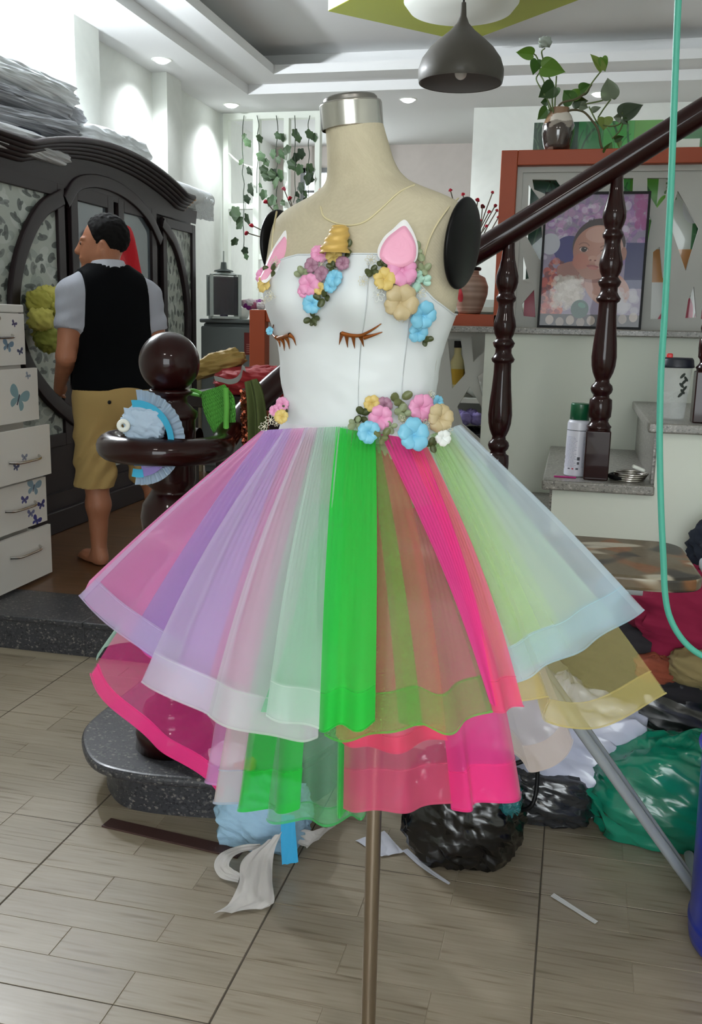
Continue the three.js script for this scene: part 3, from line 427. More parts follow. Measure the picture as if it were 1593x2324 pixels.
// ---------- grey fridge and what stands on it ----------
{
  const t = thing('fridge', 'low grey fridge with a red notice, standing in the far corner', 'fridge', V(-2.54, RAISED, -7.2));
  const m = phy({ color: 0x767d7d, roughness: 0.45 });
  part('cabinet', rbox(-0.26, 0.29, 0, 1.16, -0.3, 0.26, 0.02), m, t); part('fridge_door', rbox(-0.262, 0.292, 0.06, 1.135, 0.262, 0.305, 0.014), m, t); part('fridge_top', rbox(-0.27, 0.3, 1.16, 1.19, -0.31, 0.31, 0.01), m, t);
  part('notice', new THREE.BoxGeometry(0.11, 0.165, 0.002).translate(0.145, 1.01, 0.307), [0, 1, 2, 3, 5].reduce((a, i) => (a[i] = std({ color: 0x6e2422 }), a), [, , , , std({ map: canvasTex(128, 192, (g, a, b) => { g.fillStyle = '#7a2a26'; g.fillRect(0, 0, a, b); g.fillStyle = '#a9655a'; g.beginPath(); g.arc(70, 60, 22, 0, 7); g.fill(); g.fillStyle = '#b98277'; for (let i = 0; i < 5; i++) g.fillRect(20, 98 + i * 17, 84 - (i % 2) * 22, 6); }), roughness: 0.5 })]), t, 'red notice');
  part('side_board', rbox(-0.36, -0.29, 0, 0.78, 0.2, 0.24, 0.004), std({ color: 0xcabf9c }), t, 'pale board leaning beside the fridge');
}
{
  const D = 6.95, b = at(508, 712, D), t = thing('candle_lantern', 'white glass-sided lantern with a pitched top standing on the grey fridge', 'lantern', V(b.x, RAISED + 1.19, b.z), 0.5);
  const k = 0.105, h = 0.31, wm = std({ color: 0xb9c3be, roughness: 0.4 });
  part('base', rbox(-k, k, 0, 0.02, -k, k, 0.004), wm, t); part('roof', new THREE.CylinderGeometry(0.03, k * 1.35, 0.03, 4).rotateY(Math.PI / 4).translate(0, h + 0.03, 0), wm, t); part('cap', lathe([[0, 0.07], [0.02, 0.068], [0.025, 0.02], [0.07, 0.008], [0.075, 0]], 24).translate(0, h + 0.04, 0), std({ color: 0x55605c, roughness: 0.5 }), t, 'dark cap'); part('hanger', rod(V(0, h + 0.1, 0), V(0, h + 0.19, 0), 0.005), wm, t);
  for (const [x, z] of [[1, 1], [1, -1], [-1, 1], [-1, -1]]) part('post', box(x * k - 0.012, x * k + 0.012, 0.02, h + 0.016, z * k - 0.012, z * k + 0.012), wm, t);
  for (let i = 0; i < 4; i++) { const p = part('pane', box(-k + 0.014, k - 0.014, 0.03, h, k - 0.002, k + 0.001), phy({ color: 0x4a4c52, roughness: 0.12, transparent: true, opacity: 0.75 }), t); p.rotation.y = i * Math.PI / 2; }
  part('candle', new THREE.CylinderGeometry(0.03, 0.03, 0.13, 20).translate(0, 0.085, 0), std({ color: 0x9a93b0 }), t);
  const pots = thing('paper_bowl', 'small white bowl with pink and purple paper flowers on the grey fridge', 'bowl', V(at(546, 706, 6.95).x, RAISED + 1.19, -6.97));
  part('bowl', lathe([[0, 0], [0.045, 0.003], [0.065, 0.05], [0.06, 0.085], [0.054, 0.085], [0.058, 0.05], [0, 0.01]], 28), M.whitePaint, pots);
  const R = rng(2); for (let i = 0; i < 7; i++) part('paper_flower', bundle([0.028, 0.024, 0.028], i + 3, { amp: 0.3, crease: 0.2, freq: 8, flat: false, seg: 20 }).translate(0.03 + i * 0.022, 0.05 + R() * 0.05, (R() - 0.5) * 0.06), std({ color: [0xd7b9c6, 0x7a1f74, 0xe8dfe0, 0xb05a78][i % 4] }), pots);
}
// ---------- stairs ----------
const RISE = 0.178, RUN = 0.282, X5 = -0.073, ZS0 = -2.79, ZS1 = -3.6;
const stepX = (k) => X5 + (k - 5) * RUN;
{
  const s = new THREE.Group(); s.name = 'stairs'; s.userData.kind = 'structure'; scene.add(s);
  // rounded first step
  const plan = (o) => { const sh = new THREE.Shape(); const pts = [[-0.55, 3.24], [-1.33 - o, 3.1], [-1.338 - o, 2.6], [-1.33 - o, 2.36], [-1.275 - o * 0.9, 2.245 - o * 0.4], [-1.186 - o * 0.7, 2.15 - o * 0.8], [-1.065, 2.122 - o], [-0.946, 2.13 - o], [-0.8, 2.16 - o], [-0.66, 2.32], [-0.55, 2.62]]; const c = spline(pts.slice(1).map(([x, y]) => V(x, y, 0))).getPoints(60); sh.moveTo(-0.55, 3.24); for (const p of c) sh.lineTo(p.x, p.y); sh.closePath(); return sh; };
  const slab = (o, y0, y1, b) => { const g = new THREE.ExtrudeGeometry(plan(o), { depth: y1 - y0 - 2 * b, bevelEnabled: b > 0, bevelThickness: b, bevelSize: b, bevelSegments: 3, curveSegments: 40 }); g.rotateX(-Math.PI / 2).translate(0, y0 + b, 0); return metreUV(g, 2.4); };
  const first = new THREE.Group(); first.name = 'bottom_step'; s.add(first);
  part('tread', slab(-0.012, 0.118, 0.148, 0.012), M.granite, first); part('riser', slab(-0.07, 0, 0.118, 0), M.granite, first);
  const white = [], N = 11;
  for (let k = 2; k <= N; k++) {
    const x = stepX(k);
    part('tread', metreUV(rbox(x, x + RUN + 0.03, RISE * k - 0.028, RISE * k, ZS0 + 0.03, ZS1, 0.005), 3.4), M.greyGranite, s);
    part('riser', metreUV(box(x + 0.022, x + 0.03, RISE * (k - 1), RISE * k - 0.028, ZS0 - 0.02, ZS1), 3.4), M.greyGranite, s);
    white.push(box(x + 0.03, x + 0.03 + RUN, 0, RISE * k - 0.028, ZS0, ZS1));
  }
  part('stringer', metreUV(join(white), 0.7), M.stairWhite, s);
  // half wall behind the stairs with its granite ledge
  struct('wall_stair', metreUV(box(-0.335, XR, 0, 1.297, ZS1, ZS1 - 0.1), 0.7), M.stairWhite);
  struct('trim_4', metreUV(rbox(-0.5, XR, 1.297, 1.322, ZS1 + 0.03, ZS1 - 0.13, 0.005), 3.4), M.greyGranite);
}
// railing: volute handrail, ball-topped newel, turned balusters
{
  const t = thing('stair_railing', 'glossy dark mahogany stair railing with ball-topped newel post and turned balusters', 'railing');
  const railY = (x) => 1.5415 + 0.63 * (x + 0.284), NX = -1.03, NZ = -2.32, RY = 0.993;
  const path = [V(1.6, railY(1.6), -2.84), V(0.8, railY(0.8), -2.84), V(0.2, railY(0.2), -2.84), V(-0.2, railY(-0.2), -2.84), V(-0.55, railY(-0.55), -2.82), V(-0.72, 1.25, -2.72), V(-0.82, 1.16, -2.62), V(-0.895, 1.06, -2.5), V(-0.905, 1.0, -2.38)];
  for (let i = 0; i <= 10; i++) { const a = 0.25 - i / 10 * 5.2; path.push(V(NX - 0.012 + Math.cos(a) * 0.147, RY, NZ + 0.0 + Math.sin(-a) * 0.147)); }
  part('handrail', tube(path, 0.0345, 220, 16), M.mahogany, t);
  const n = new THREE.Group(); n.name = 'newel_post'; n.position.set(NX, RISE, NZ); t.add(n);
  part('post', lathe([[0, -0.03], [0.108, -0.03], [0.105, 0], [0.108, 0.012], [0.1, 0.03], [0.085, 0.04], [0.08, 0.06], [0.088, 0.075], [0.08, 0.095], [0.055, 0.11], [0.05, 0.14], [0.06, 0.2], [0.075, 0.28], [0.082, 0.36], [0.07, 0.44], [0.05, 0.49], [0.045, 0.51], [0.062, 0.52], [0.066, 0.535], [0.055, 0.55], [0.06, 0.56], [0.078, 0.59], [0.082, 0.625], [0.076, 0.66], [0.055, 0.69], [0.05, 0.7], [0.062, 0.71], [0.066, 0.73], [0.066, 0.885], [0.072, 0.892], [0.072, 0.905], [0.06, 0.915], [0.045, 0.93], [0.045, 0.945], [0.06, 0.955], [0.05, 0.965], [0, 0.966]], 40), M.mahogany, n);
  part('ball', new THREE.SphereGeometry(0.0785, 48, 32).translate(0, 1.033, 0), M.mahogany, n);
  const bp = [[1090, 0], [976, 25], [972, 25], [968, 27], [962, 22], [956, 19], [950, 20], [945, 24], [925, 25], [906, 24], [902, 18], [896, 17], [890, 22], [882, 24], [874, 22], [868, 16], [861, 15], [855, 18], [845, 22], [830, 25.5], [810, 27], [780, 25], [750, 22], [715, 19.5], [690, 19], [686, 24], [680, 26], [674, 22], [666, 18], [656, 18], [651, 22], [643, 24.5], [637, 20], [632, 17], [622, 22], [606, 25], [592, 23], [578, 19], [562, 16.5], [552, 17], [547, 21], [540, 22], [534, 18], [528, 17], [520, 21], [506, 24.5], [492, 24], [475, 20], [455, 15], [430, 12.5], [380, 12]];
  const hOf = (y) => (1090 - y) * 0.00126;
  const turned = lathe(bp.filter(([y]) => y < 978).map(([y, r]) => [r * 0.00132, hOf(y)]), 28), block = rbox(-0.035, 0.035, 0, hOf(976), -0.035, 0.035, 0.004);
  for (let k = 2; k <= 10; k++) { const x = 0.077 + (k - 5) * 0.2865, b = new THREE.Group(); b.name = numbered('baluster'); b.position.set(x, RISE * k, -2.845); t.add(b); part('turning', turned, M.mahogany, b); part('block', block, M.mahogany, b); }
}
// ---------- orange wood partition with carved white panels ----------
const DP = 3.75;
{
  const t = thing('partition', 'orange wood framed partition with carved white openwork panels behind the stairs', 'partition', V(0, 0, -DP));
  const y1 = 1.958, w = M.orangeWood;
  const P = (x, y) => { const p = at(x, y, DP); return [p.x, p.y]; };
  part('post', rbox(-1.29, -1.225, RAISED, 1.367, -0.09, 0.06, 0.003), w, t);
  part('post', rbox(-0.318, -0.258, 1.324, y1, -0.07, 0.05, 0.003), w, t);
  part('rail', rbox(-1.225, -0.258, 1.32, 1.367, -0.07, 0.05, 0.003), w, t);
  part('rail', rbox(-0.258, 1.2, 1.905, y1, -0.07, 0.05, 0.003), w, t);
  part('post', rbox(1.14, 1.2, 1.324, y1, -0.07, 0.05, 0.003), w, t);
  const cut = (outline, holes, name) => { const s = new THREE.Shape(outline.map(([x, y]) => new THREE.Vector2(x, y))); for (const h of holes) s.holes.push(new THREE.Path(h.map((q) => new THREE.Vector2(...P(...q))))); return part(name, new THREE.ExtrudeGeometry(s, { depth: 0.02, bevelEnabled: false }).translate(0, 0, -0.02), M.lattice, t, 'carved white openwork panel'); };
  const shift = (h, dx) => h.map(([x, y]) => [x + dx, y]);
  const up = [[[1208, 407], [1262, 408], [1286, 441], [1240, 441], [1212, 430]], [[1199, 418], [1236, 468], [1197, 478]], [[1194, 535], [1228, 505], [1232, 560], [1226, 592]], [[1187, 580], [1200, 632], [1186, 635]], [[1184, 690], [1212, 657], [1215, 720], [1188, 717]], [[1415, 404], [1437, 404], [1436, 436], [1416, 436]], [[1469, 404], [1519, 404], [1511, 447], [1491, 472], [1469, 435]], [[1538, 433], [1586, 518], [1556, 615], [1518, 503]], [[1463, 469], [1479, 500], [1469, 556], [1458, 630], [1448, 715], [1430, 715], [1440, 560]], [[1482, 572], [1497, 560], [1504, 629], [1511, 640], [1509, 724], [1476, 724]]];
  cut([[-0.258, 1.322], [1.14, 1.322], [1.14, 1.905], [-0.258, 1.905]], [...up, ...[[[1640, 433], [1690, 518], [1660, 615], [1620, 503]], [[1760, 433], [1810, 518], [1780, 615], [1740, 503]], [[1600, 640], [1640, 640], [1640, 724], [1590, 724]], [[1575, 650], [1580, 720], [1555, 722], [1562, 680]]]], 'carved_panel');
  const low = [[[1016, 769], [1045, 769], [1056, 848], [1026, 882]], [[1069, 764], [1104, 764], [1100, 796], [1074, 822]], [[1083, 855], [1099, 843], [1099, 898], [1094, 900]], [[1066, 877], [1094, 927], [1092, 1000], [1049, 962], [1037, 924]], [[982, 855], [999, 922], [975, 930]]];
  cut([[-1.225, RAISED], [-0.34, RAISED], [-0.34, 1.32], [-1.225, 1.32]], [...low, ...low.slice(0, 4).map((h) => shift(h, -140)), ...low.slice(0, 4).map((h) => shift(h, -280))], 'carved_panel');
  part('panel_frame', join([box(-0.258, 1.14, 1.885, 1.905, -0.02, 0.012), box(-0.258, -0.238, 1.322, 1.885, -0.02, 0.012), box(-1.225, -0.34, 1.29, 1.32, -0.02, 0.012)]), M.lattice, t, 'pale inner moulding');
}
// printed board behind the openwork
{
  const t = thing('printed_board', 'glossy printed board of green leaves and white petals behind the openwork panels', 'board', V(0.46, 1.33, -3.98));
  const map = canvasTex(1024, 512, (g, a, b) => {
    const R = rng(7), X = (px) => (px - 1200) / 720 * a, Yp = (py) => (py - 315) / 410 * b;
    g.fillStyle = '#24493a'; g.fillRect(0, 0, a, b);
    const grd = [['#1f4a3a', 1200, 1300], ['#2f8a4c', 1290, 1345], ['#4fb455', 1340, 1400], ['#5fa844', 1400, 1460], ['#e4ebe2', 1455, 1530], ['#3f7d4a', 1528, 1920]]; for (const [c, x0, x1] of grd) { g.fillStyle = c; g.fillRect(X(x0), 0, X(x1) - X(x0), b); }
    g.fillStyle = '#2d7a45'; g.fillRect(X(1460), 0, a, Yp(352));
    for (let i = 0; i < 420; i++) { g.strokeStyle = ['rgba(18,48,32,.55)', 'rgba(110,160,110,.4)', 'rgba(40,90,60,.5)'][i % 3]; g.lineWidth = 2 + R() * 4; const x = R() * a, y = R() * b; if (x > X(1455) && x < X(1530)) continue; g.beginPath(); g.moveTo(x, y); g.quadraticCurveTo(x + (R() - 0.5) * 60, y - 30, x + (R() - 0.5) * 90, y - 40 - R() * 40); g.stroke(); }
    g.fillStyle = '#7a9a70'; for (let i = 0; i < 60; i++) { g.beginPath(); g.arc(X(1470 + R() * 45), Yp(420 + R() * 50), 2 + R() * 4, 0, 7); g.fill(); }
    g.fillStyle = '#e9edee'; for (const [x, y, p, q, r] of [[1535, 470, 40, 58, 0.3], [1570, 520, 34, 62, -0.5], [1585, 450, 40, 40, 0.2]]) { g.beginPath(); g.ellipse(X(x), Yp(y), p, q, r, 0, 7); g.fill(); }
    g.fillStyle = '#76c03a'; for (const [x, y] of [[1462, 500], [1470, 530], [1455, 545], [1468, 480]]) { g.beginPath(); g.ellipse(X(x), Yp(y), 18, 26, 0.3, 0, 7); g.fill(); }
    g.fillStyle = '#c98a45'; g.fillRect(0, Yp(566), a, Yp(632) - Yp(566)); g.fillStyle = '#23513a'; g.fillRect(0, Yp(560), X(1240), b);
    g.fillStyle = '#e6e8e4'; g.fillRect(X(1240), Yp(632), a, b); g.fillStyle = '#c23a58'; g.beginPath(); g.ellipse(X(1500), Yp(740), 50, 110, 0.4, 0, 7); g.fill(); g.fillStyle = '#b45066'; g.beginPath(); g.ellipse(X(1200), Yp(690), 40, 70, 0.3, 0, 7); g.fill(); g.fillStyle = '#8a2535'; g.beginPath(); g.ellipse(X(1568), Yp(690), 26, 70, 0.3, 0, 7); g.fill();
  });
  part('print', new THREE.BoxGeometry(1.36, 0.775, 0.012).translate(0, 0.3875, 0), phy({ map, roughness: 0.25, clearcoat: 0.5 }), t);
}
// framed portrait leaning on the ledge
{
  const p = at(1334, 746, 3.66), t = thing('framed_portrait', 'framed colour portrait of a baby among flowers leaning on the stair ledge', 'picture', V(0.035, 1.3225, -3.66)); t.rotation.x = -0.06; void p;
  const w = 0.355, h = 0.475;
  const map = canvasTex(768, 1024, (g, a, b) => {
    const R = rng(3), E = (c, x, y, p, q, r = 0) => { g.fillStyle = c; g.beginPath(); g.ellipse(x * a, y * b, p * a, q * b, r, 0, 7); g.fill(); };
    g.fillStyle = '#857892'; g.fillRect(0, 0, a, b);
    for (let i = 0; i < 420; i++) { const x = R(), y = R() * 0.5; E(['rgba(160,120,172,.55)', 'rgba(200,192,210,.55)', 'rgba(128,84,150,.5)', 'rgba(178,132,176,.6)', 'rgba(120,118,134,.45)'][i % 5], x, y, 0.018 + R() * 0.032, 0.012 + R() * 0.024, R() * 3); }
    E('#2c2a72', 0.27, 0.42, 0.17, 0.11, 0.2); g.fillStyle = '#25275f'; g.fillRect(0.82 * a, 0.36 * b, 0.18 * a, 0.34 * b); E('#aeb0bc', 0.06, 0.37, 0.1, 0.08); for (let i = 0; i < 30; i++) E('rgba(150,70,130,.6)', 0.88 + R() * 0.12, R() * 0.24, 0.03, 0.03);
    for (let i = 0; i < 150; i++) E(['rgba(176,66,54,.7)', 'rgba(120,32,40,.7)', 'rgba(204,116,86,.6)', 'rgba(90,30,40,.7)'][i % 4], R() * 0.2, 0.5 + R() * 0.42, 0.015 + R() * 0.03, 0.012 + R() * 0.02, R() * 3);
    E('#94645a', 0.42, 0.6, 0.28, 0.1, 0.15); E('#a9786a', 0.66, 0.7, 0.24, 0.13, 0.5); E('#8a5a50', 0.52, 0.59, 0.16, 0.07);     // shoulders, arm
    for (let i = 0; i < 320; i++) E(['rgba(196,186,178,.5)', 'rgba(170,158,148,.5)', 'rgba(212,204,196,.5)'][i % 3], 0.27 + (R() + R() - 1) * 0.18, 0.73 + (R() + R() - 1) * 0.13, 0.028, 0.018, R() * 3);
    E('#3a2a2e', 0.55, 0.385, 0.262, 0.205, 0.1); for (let i = 0; i < 40; i++) E('#33262a', 0.42 + R() * 0.26, 0.2 + R() * 0.05, 0.006, 0.03, (R() - 0.5) * 0.9);   // soft thin hair
    const fg = g.createLinearGradient(0.28 * a, 0, 0.82 * a, 0); fg.addColorStop(0, '#a06a5c'); fg.addColorStop(0.45, '#b98a7c'); fg.addColorStop(1, '#b48f86'); E(fg, 0.545, 0.42, 0.25, 0.19, 0.1); E(fg, 0.535, 0.5, 0.235, 0.125, 0.08); E('#aa7a6c', 0.5, 0.575, 0.13, 0.06);
    E('rgba(190,108,92,.4)', 0.38, 0.5, 0.09, 0.06); E('rgba(205,170,160,.5)', 0.62, 0.5, 0.1, 0.07); E('rgba(208,172,160,.45)', 0.55, 0.3, 0.14, 0.06); E('#96675a', 0.8, 0.44, 0.03, 0.05);
    for (const [x, y] of [[0.4, 0.41], [0.615, 0.43]]) { E('#c9aea6', x, y, 0.042, 0.019, 0.1); E('#221616', x + 0.004, y, 0.029, 0.0195); E('#d8d4d4', x + 0.014, y - 0.007, 0.006, 0.004); g.strokeStyle = 'rgba(70,42,38,.85)'; g.lineWidth = 6; g.beginPath(); g.ellipse(x * a, (y + 0.002) * b, 0.045 * a, 0.021 * b, 0.1, 3.3, 6.1); g.stroke(); g.strokeStyle = 'rgba(110,72,64,.55)'; g.lineWidth = 9; g.beginPath(); g.ellipse(x * a, (y - 0.008) * b, 0.06 * a, 0.042 * b, 0.05, 3.7, 5.8); g.stroke(); }
    E('#c39686', 0.495, 0.478, 0.045, 0.022); E('rgba(110,64,58,.8)', 0.475, 0.49, 0.012, 0.006); E('rgba(110,64,58,.8)', 0.522, 0.492, 0.012, 0.006); E('#9a5652', 0.5, 0.538, 0.062, 0.012, 0.12); E('#b26c66', 0.505, 0.55, 0.045, 0.011, 0.12);
    for (let i = 0; i < 5; i++) E('#bd9384', 0.54 + i * 0.03, 0.77 + i * 0.012, 0.014, 0.035, -0.5);
    g.fillStyle = '#2a2226'; g.fillRect(0, 0.9 * b, a, 0.1 * b); for (let i = 0; i < 9; i++) E(['#a5958a', '#8f8178'][i % 2], 0.1 + i * 0.105, 0.945 + 0.015 * (i & 1) - 0.03 * (i > 5), 0.042, 0.036);
    E('#17493c', 0.4, 0.86, 0.09, 0.07); E('#2f7560', 0.42, 0.83, 0.04, 0.02, 0.4); for (let i = 0; i < 40; i++) E('rgba(180,175,182,.4)', 0.75 + R() * 0.2, 0.72 + R() * 0.16, 0.04, 0.03);
  });
  part('print', new THREE.BoxGeometry(w, h, 0.006).translate(0, h / 2 + 0.003, 0), [5, 5, 5, 5, 4, 5].map((k) => k === 4 ? phy({ map, roughness: 0.35, clearcoat: 0.3 }) : M.black), t);
  part('frame', join([box(-w / 2 - 0.008, -w / 2, 0, h + 0.01, -0.01, 0.012), box(w / 2, w / 2 + 0.008, 0, h + 0.01, -0.01, 0.012), box(-w / 2, w / 2, 0, 0.008, -0.01, 0.012), box(-w / 2, w / 2, h + 0.002, h + 0.01, -0.01, 0.012)]), M.black, t, 'narrow black frame');
}
// shelf with things seen through the lower openwork
{
  const t = thing('shelf_rack', 'white shelf rack seen through the openwork beside the stairs', 'shelf', V(-0.62, RAISED, -4.4)); const wm = M.whitePaint;
  for (const x of [-0.45, 0.43]) part('side', box(x, x + 0.02, 0, 1.3, -0.15, 0.15), wm, t); for (const y of [0.55, 0.86, 1.26]) part('board', box(-0.43, 0.43, y - 0.02, y, -0.15, 0.15), wm, t); part('back', box(-0.45, 0.45, 0, 1.3, -0.165, -0.15), std({ color: 0xb9bcb8 }), t);
  const S = (px) => at(px, 850, 4.35).x;
  const b = thing('sauce_bottle', 'yellow and white bottle on the shelf behind the openwork', 'bottle', V(S(1036), RAISED + 0.86, -4.36)); part('body', lathe([[0, 0], [0.034, 0], [0.034, 0.15], [0.016, 0.19], [0.016, 0.22], [0, 0.22]], 20), std({ color: 0xc6bd8a, roughness: 0.4 }), b); part('cap', new THREE.CylinderGeometry(0.018, 0.018, 0.03, 16).translate(0, 0.235, 0), M.black, b); part('label', new THREE.CylinderGeometry(0.0345, 0.0345, 0.07, 20, 1, true).translate(0, 0.09, 0), std({ color: 0xb9952d }), b);
  const f = thing('glass_bowl', 'round glass bowl with dark pebbles on the shelf behind the openwork', 'bowl', V(S(1090), RAISED + 0.86, -4.36)); part('bowl', lathe([[0.03, 0], [0.075, 0.03], [0.085, 0.07], [0.07, 0.12], [0.06, 0.125]], 28), phy({ color: 0xd8dcd8, roughness: 0.1, clearcoat: 1 }), f); part('pebbles', bundle([0.06, 0.02, 0.06], 4, { seg: 24, crease: 0.2 }).translate(0, 0.115, 0), std({ color: 0x3a3834 }), f);
  const k = thing('black_bin', 'black bin bag standing on the low shelf behind the openwork', 'bag', V(S(1078), RAISED + 0.55, -4.3)); part('sack', bundle([0.12, 0.1, 0.1], 7), phy({ color: 0x0d0d10, roughness: 0.35 }), k);
  const u = thing('purple_bunch', 'small purple flower bunch above the black bin bag behind the openwork', 'flowers', V(S(1066), RAISED + 0.74, -4.28)); for (let i = 0; i < 5; i++) part('blossom', bundle([0.024, 0.024, 0.024], i + 2, { amp: 0.3, crease: 0.2, seg: 20, flat: false }).translate(-0.05 + 0.025 * i, 0.01 * (i % 2), 0.02 * (i % 3)), std({ color: 0x8b80b8 }), u);
}
// ---------- flowers and plants on the partition ----------
const roseGeo = (() => { const l = []; for (let i = 0; i < 9; i++) { const a = i * 2.4, r = 0.1 + 0.035 * i, g = new THREE.SphereGeometry(0.42, 12, 8, 0, Math.PI); g.scale(1, 1.15, 0.35).rotateX(-0.35 - i * 0.05).rotateY(a).translate(Math.sin(a) * r, 0, Math.cos(a) * r); l.push(g); } return join(l); })();
{
  const redM = std({ color: 0xb3122c, roughness: 0.75 }), pinkM = std({ color: 0xc4566a, roughness: 0.75 }), stemM = std({ color: 0x5e5748, roughness: 0.8 });
  const bouquet = (name, label, vx, mouth, heads, mats, r) => { const o = thing(name, label, 'flowers', V(vx, 1.367, -DP)); const m = mouth; for (const [x, y, s] of heads) { const p = at(x, y, DP - 0.02 + 0.05 * Math.sin(x)).sub(o.position), e = p.clone(); part('stem', tube([m.clone(), m.clone().lerp(e, 0.5).add(V(0.01 * Math.sin(x), 0.03, 0)), e], 0.0022, 16, 5), stemM, o); const f = part('bloom', roseGeo, mats[Math.abs(x) % mats.length], o); f.position.copy(e); f.scale.setScalar(s * DP / FOC * 0.62 * r); f.rotation.set(Math.sin(x * 3) * 0.6, x, Math.cos(y) * 0.6); } return o; };
  const v1 = at(700, 700, DP).x;
  const b1 = bouquet('rose_bunch', 'red cloth roses on thin stems behind the mannequin shoulder by the white screen', v1, V(0, 0.16, 0), [[603, 457, 15], [644, 428, 15], [657, 449, 14], [571, 511, 15], [559, 528, 14], [600, 517, 13], [594, 544, 12], [727, 431, 13]], [redM, redM, pinkM], 1);
  part('jar', lathe([[0, 0], [0.04, 0], [0.055, 0.05], [0.04, 0.13], [0.03, 0.16], [0.026, 0.16], [0.035, 0.13], [0, 0.02]], 24), M.whitePaint, b1);
  const vx = at(1066, 700, DP).x;
  bouquet('red_flower_bunch', 'small red dried flowers on brown twigs in the striped vase', vx, V(0, 0.155, 0), [[1022, 431, 11], [1050, 440, 11], [1084, 453, 14], [1095, 468, 13], [1118, 436, 10], [1124, 466, 11], [1128, 477, 10], [1110, 480, 12], [1132, 492, 12], [1090, 500, 9], [1104, 512, 9], [1116, 530, 9]], [redM, std({ color: 0x8c1a24, roughness: 0.8 })], 1);
  const vz = thing('striped_vase', 'rounded beige ceramic vase with a red figure, standing on the orange rail', 'vase', V(vx, 1.367, -DP));
  part('body', lathe([[0, 0], [0.04, 0], [0.045, 0.012], [0.052, 0.03], [0.066, 0.075], [0.067, 0.105], [0.054, 0.138], [0.03, 0.15], [0.028, 0.165], [0.034, 0.172], [0.024, 0.172], [0.02, 0.15], [0, 0.14]], 40), phy({ map: tex(8, 128, (u, v) => { const k = 12 * Math.sin(v * 120) + 8 * Math.sin(v * 61); return [150 + k, 122 + k, 108 + k]; }), roughness: 0.4 }), vz);
  part('figure', grid((s, t) => { const a = -0.55 + (s - 0.5) * 0.5 * (0.5 + Math.sin(t * 6) * 0.4), y = 0.045 + t * 0.085, r = curve1([[0.03, 0.052], [0.075, 0.066], [0.105, 0.067], [0.138, 0.054]], y) + 0.0015; return V(Math.sin(a) * r, y, Math.cos(a) * r); }, 6, 14), std({ color: 0xa81f2c }), vz, 'red figure');
  part('rim', new THREE.TorusGeometry(0.031, 0.007, 10, 28).rotateX(Math.PI / 2).translate(0, 0.17, 0), M.black, vz, 'dark rim');
}
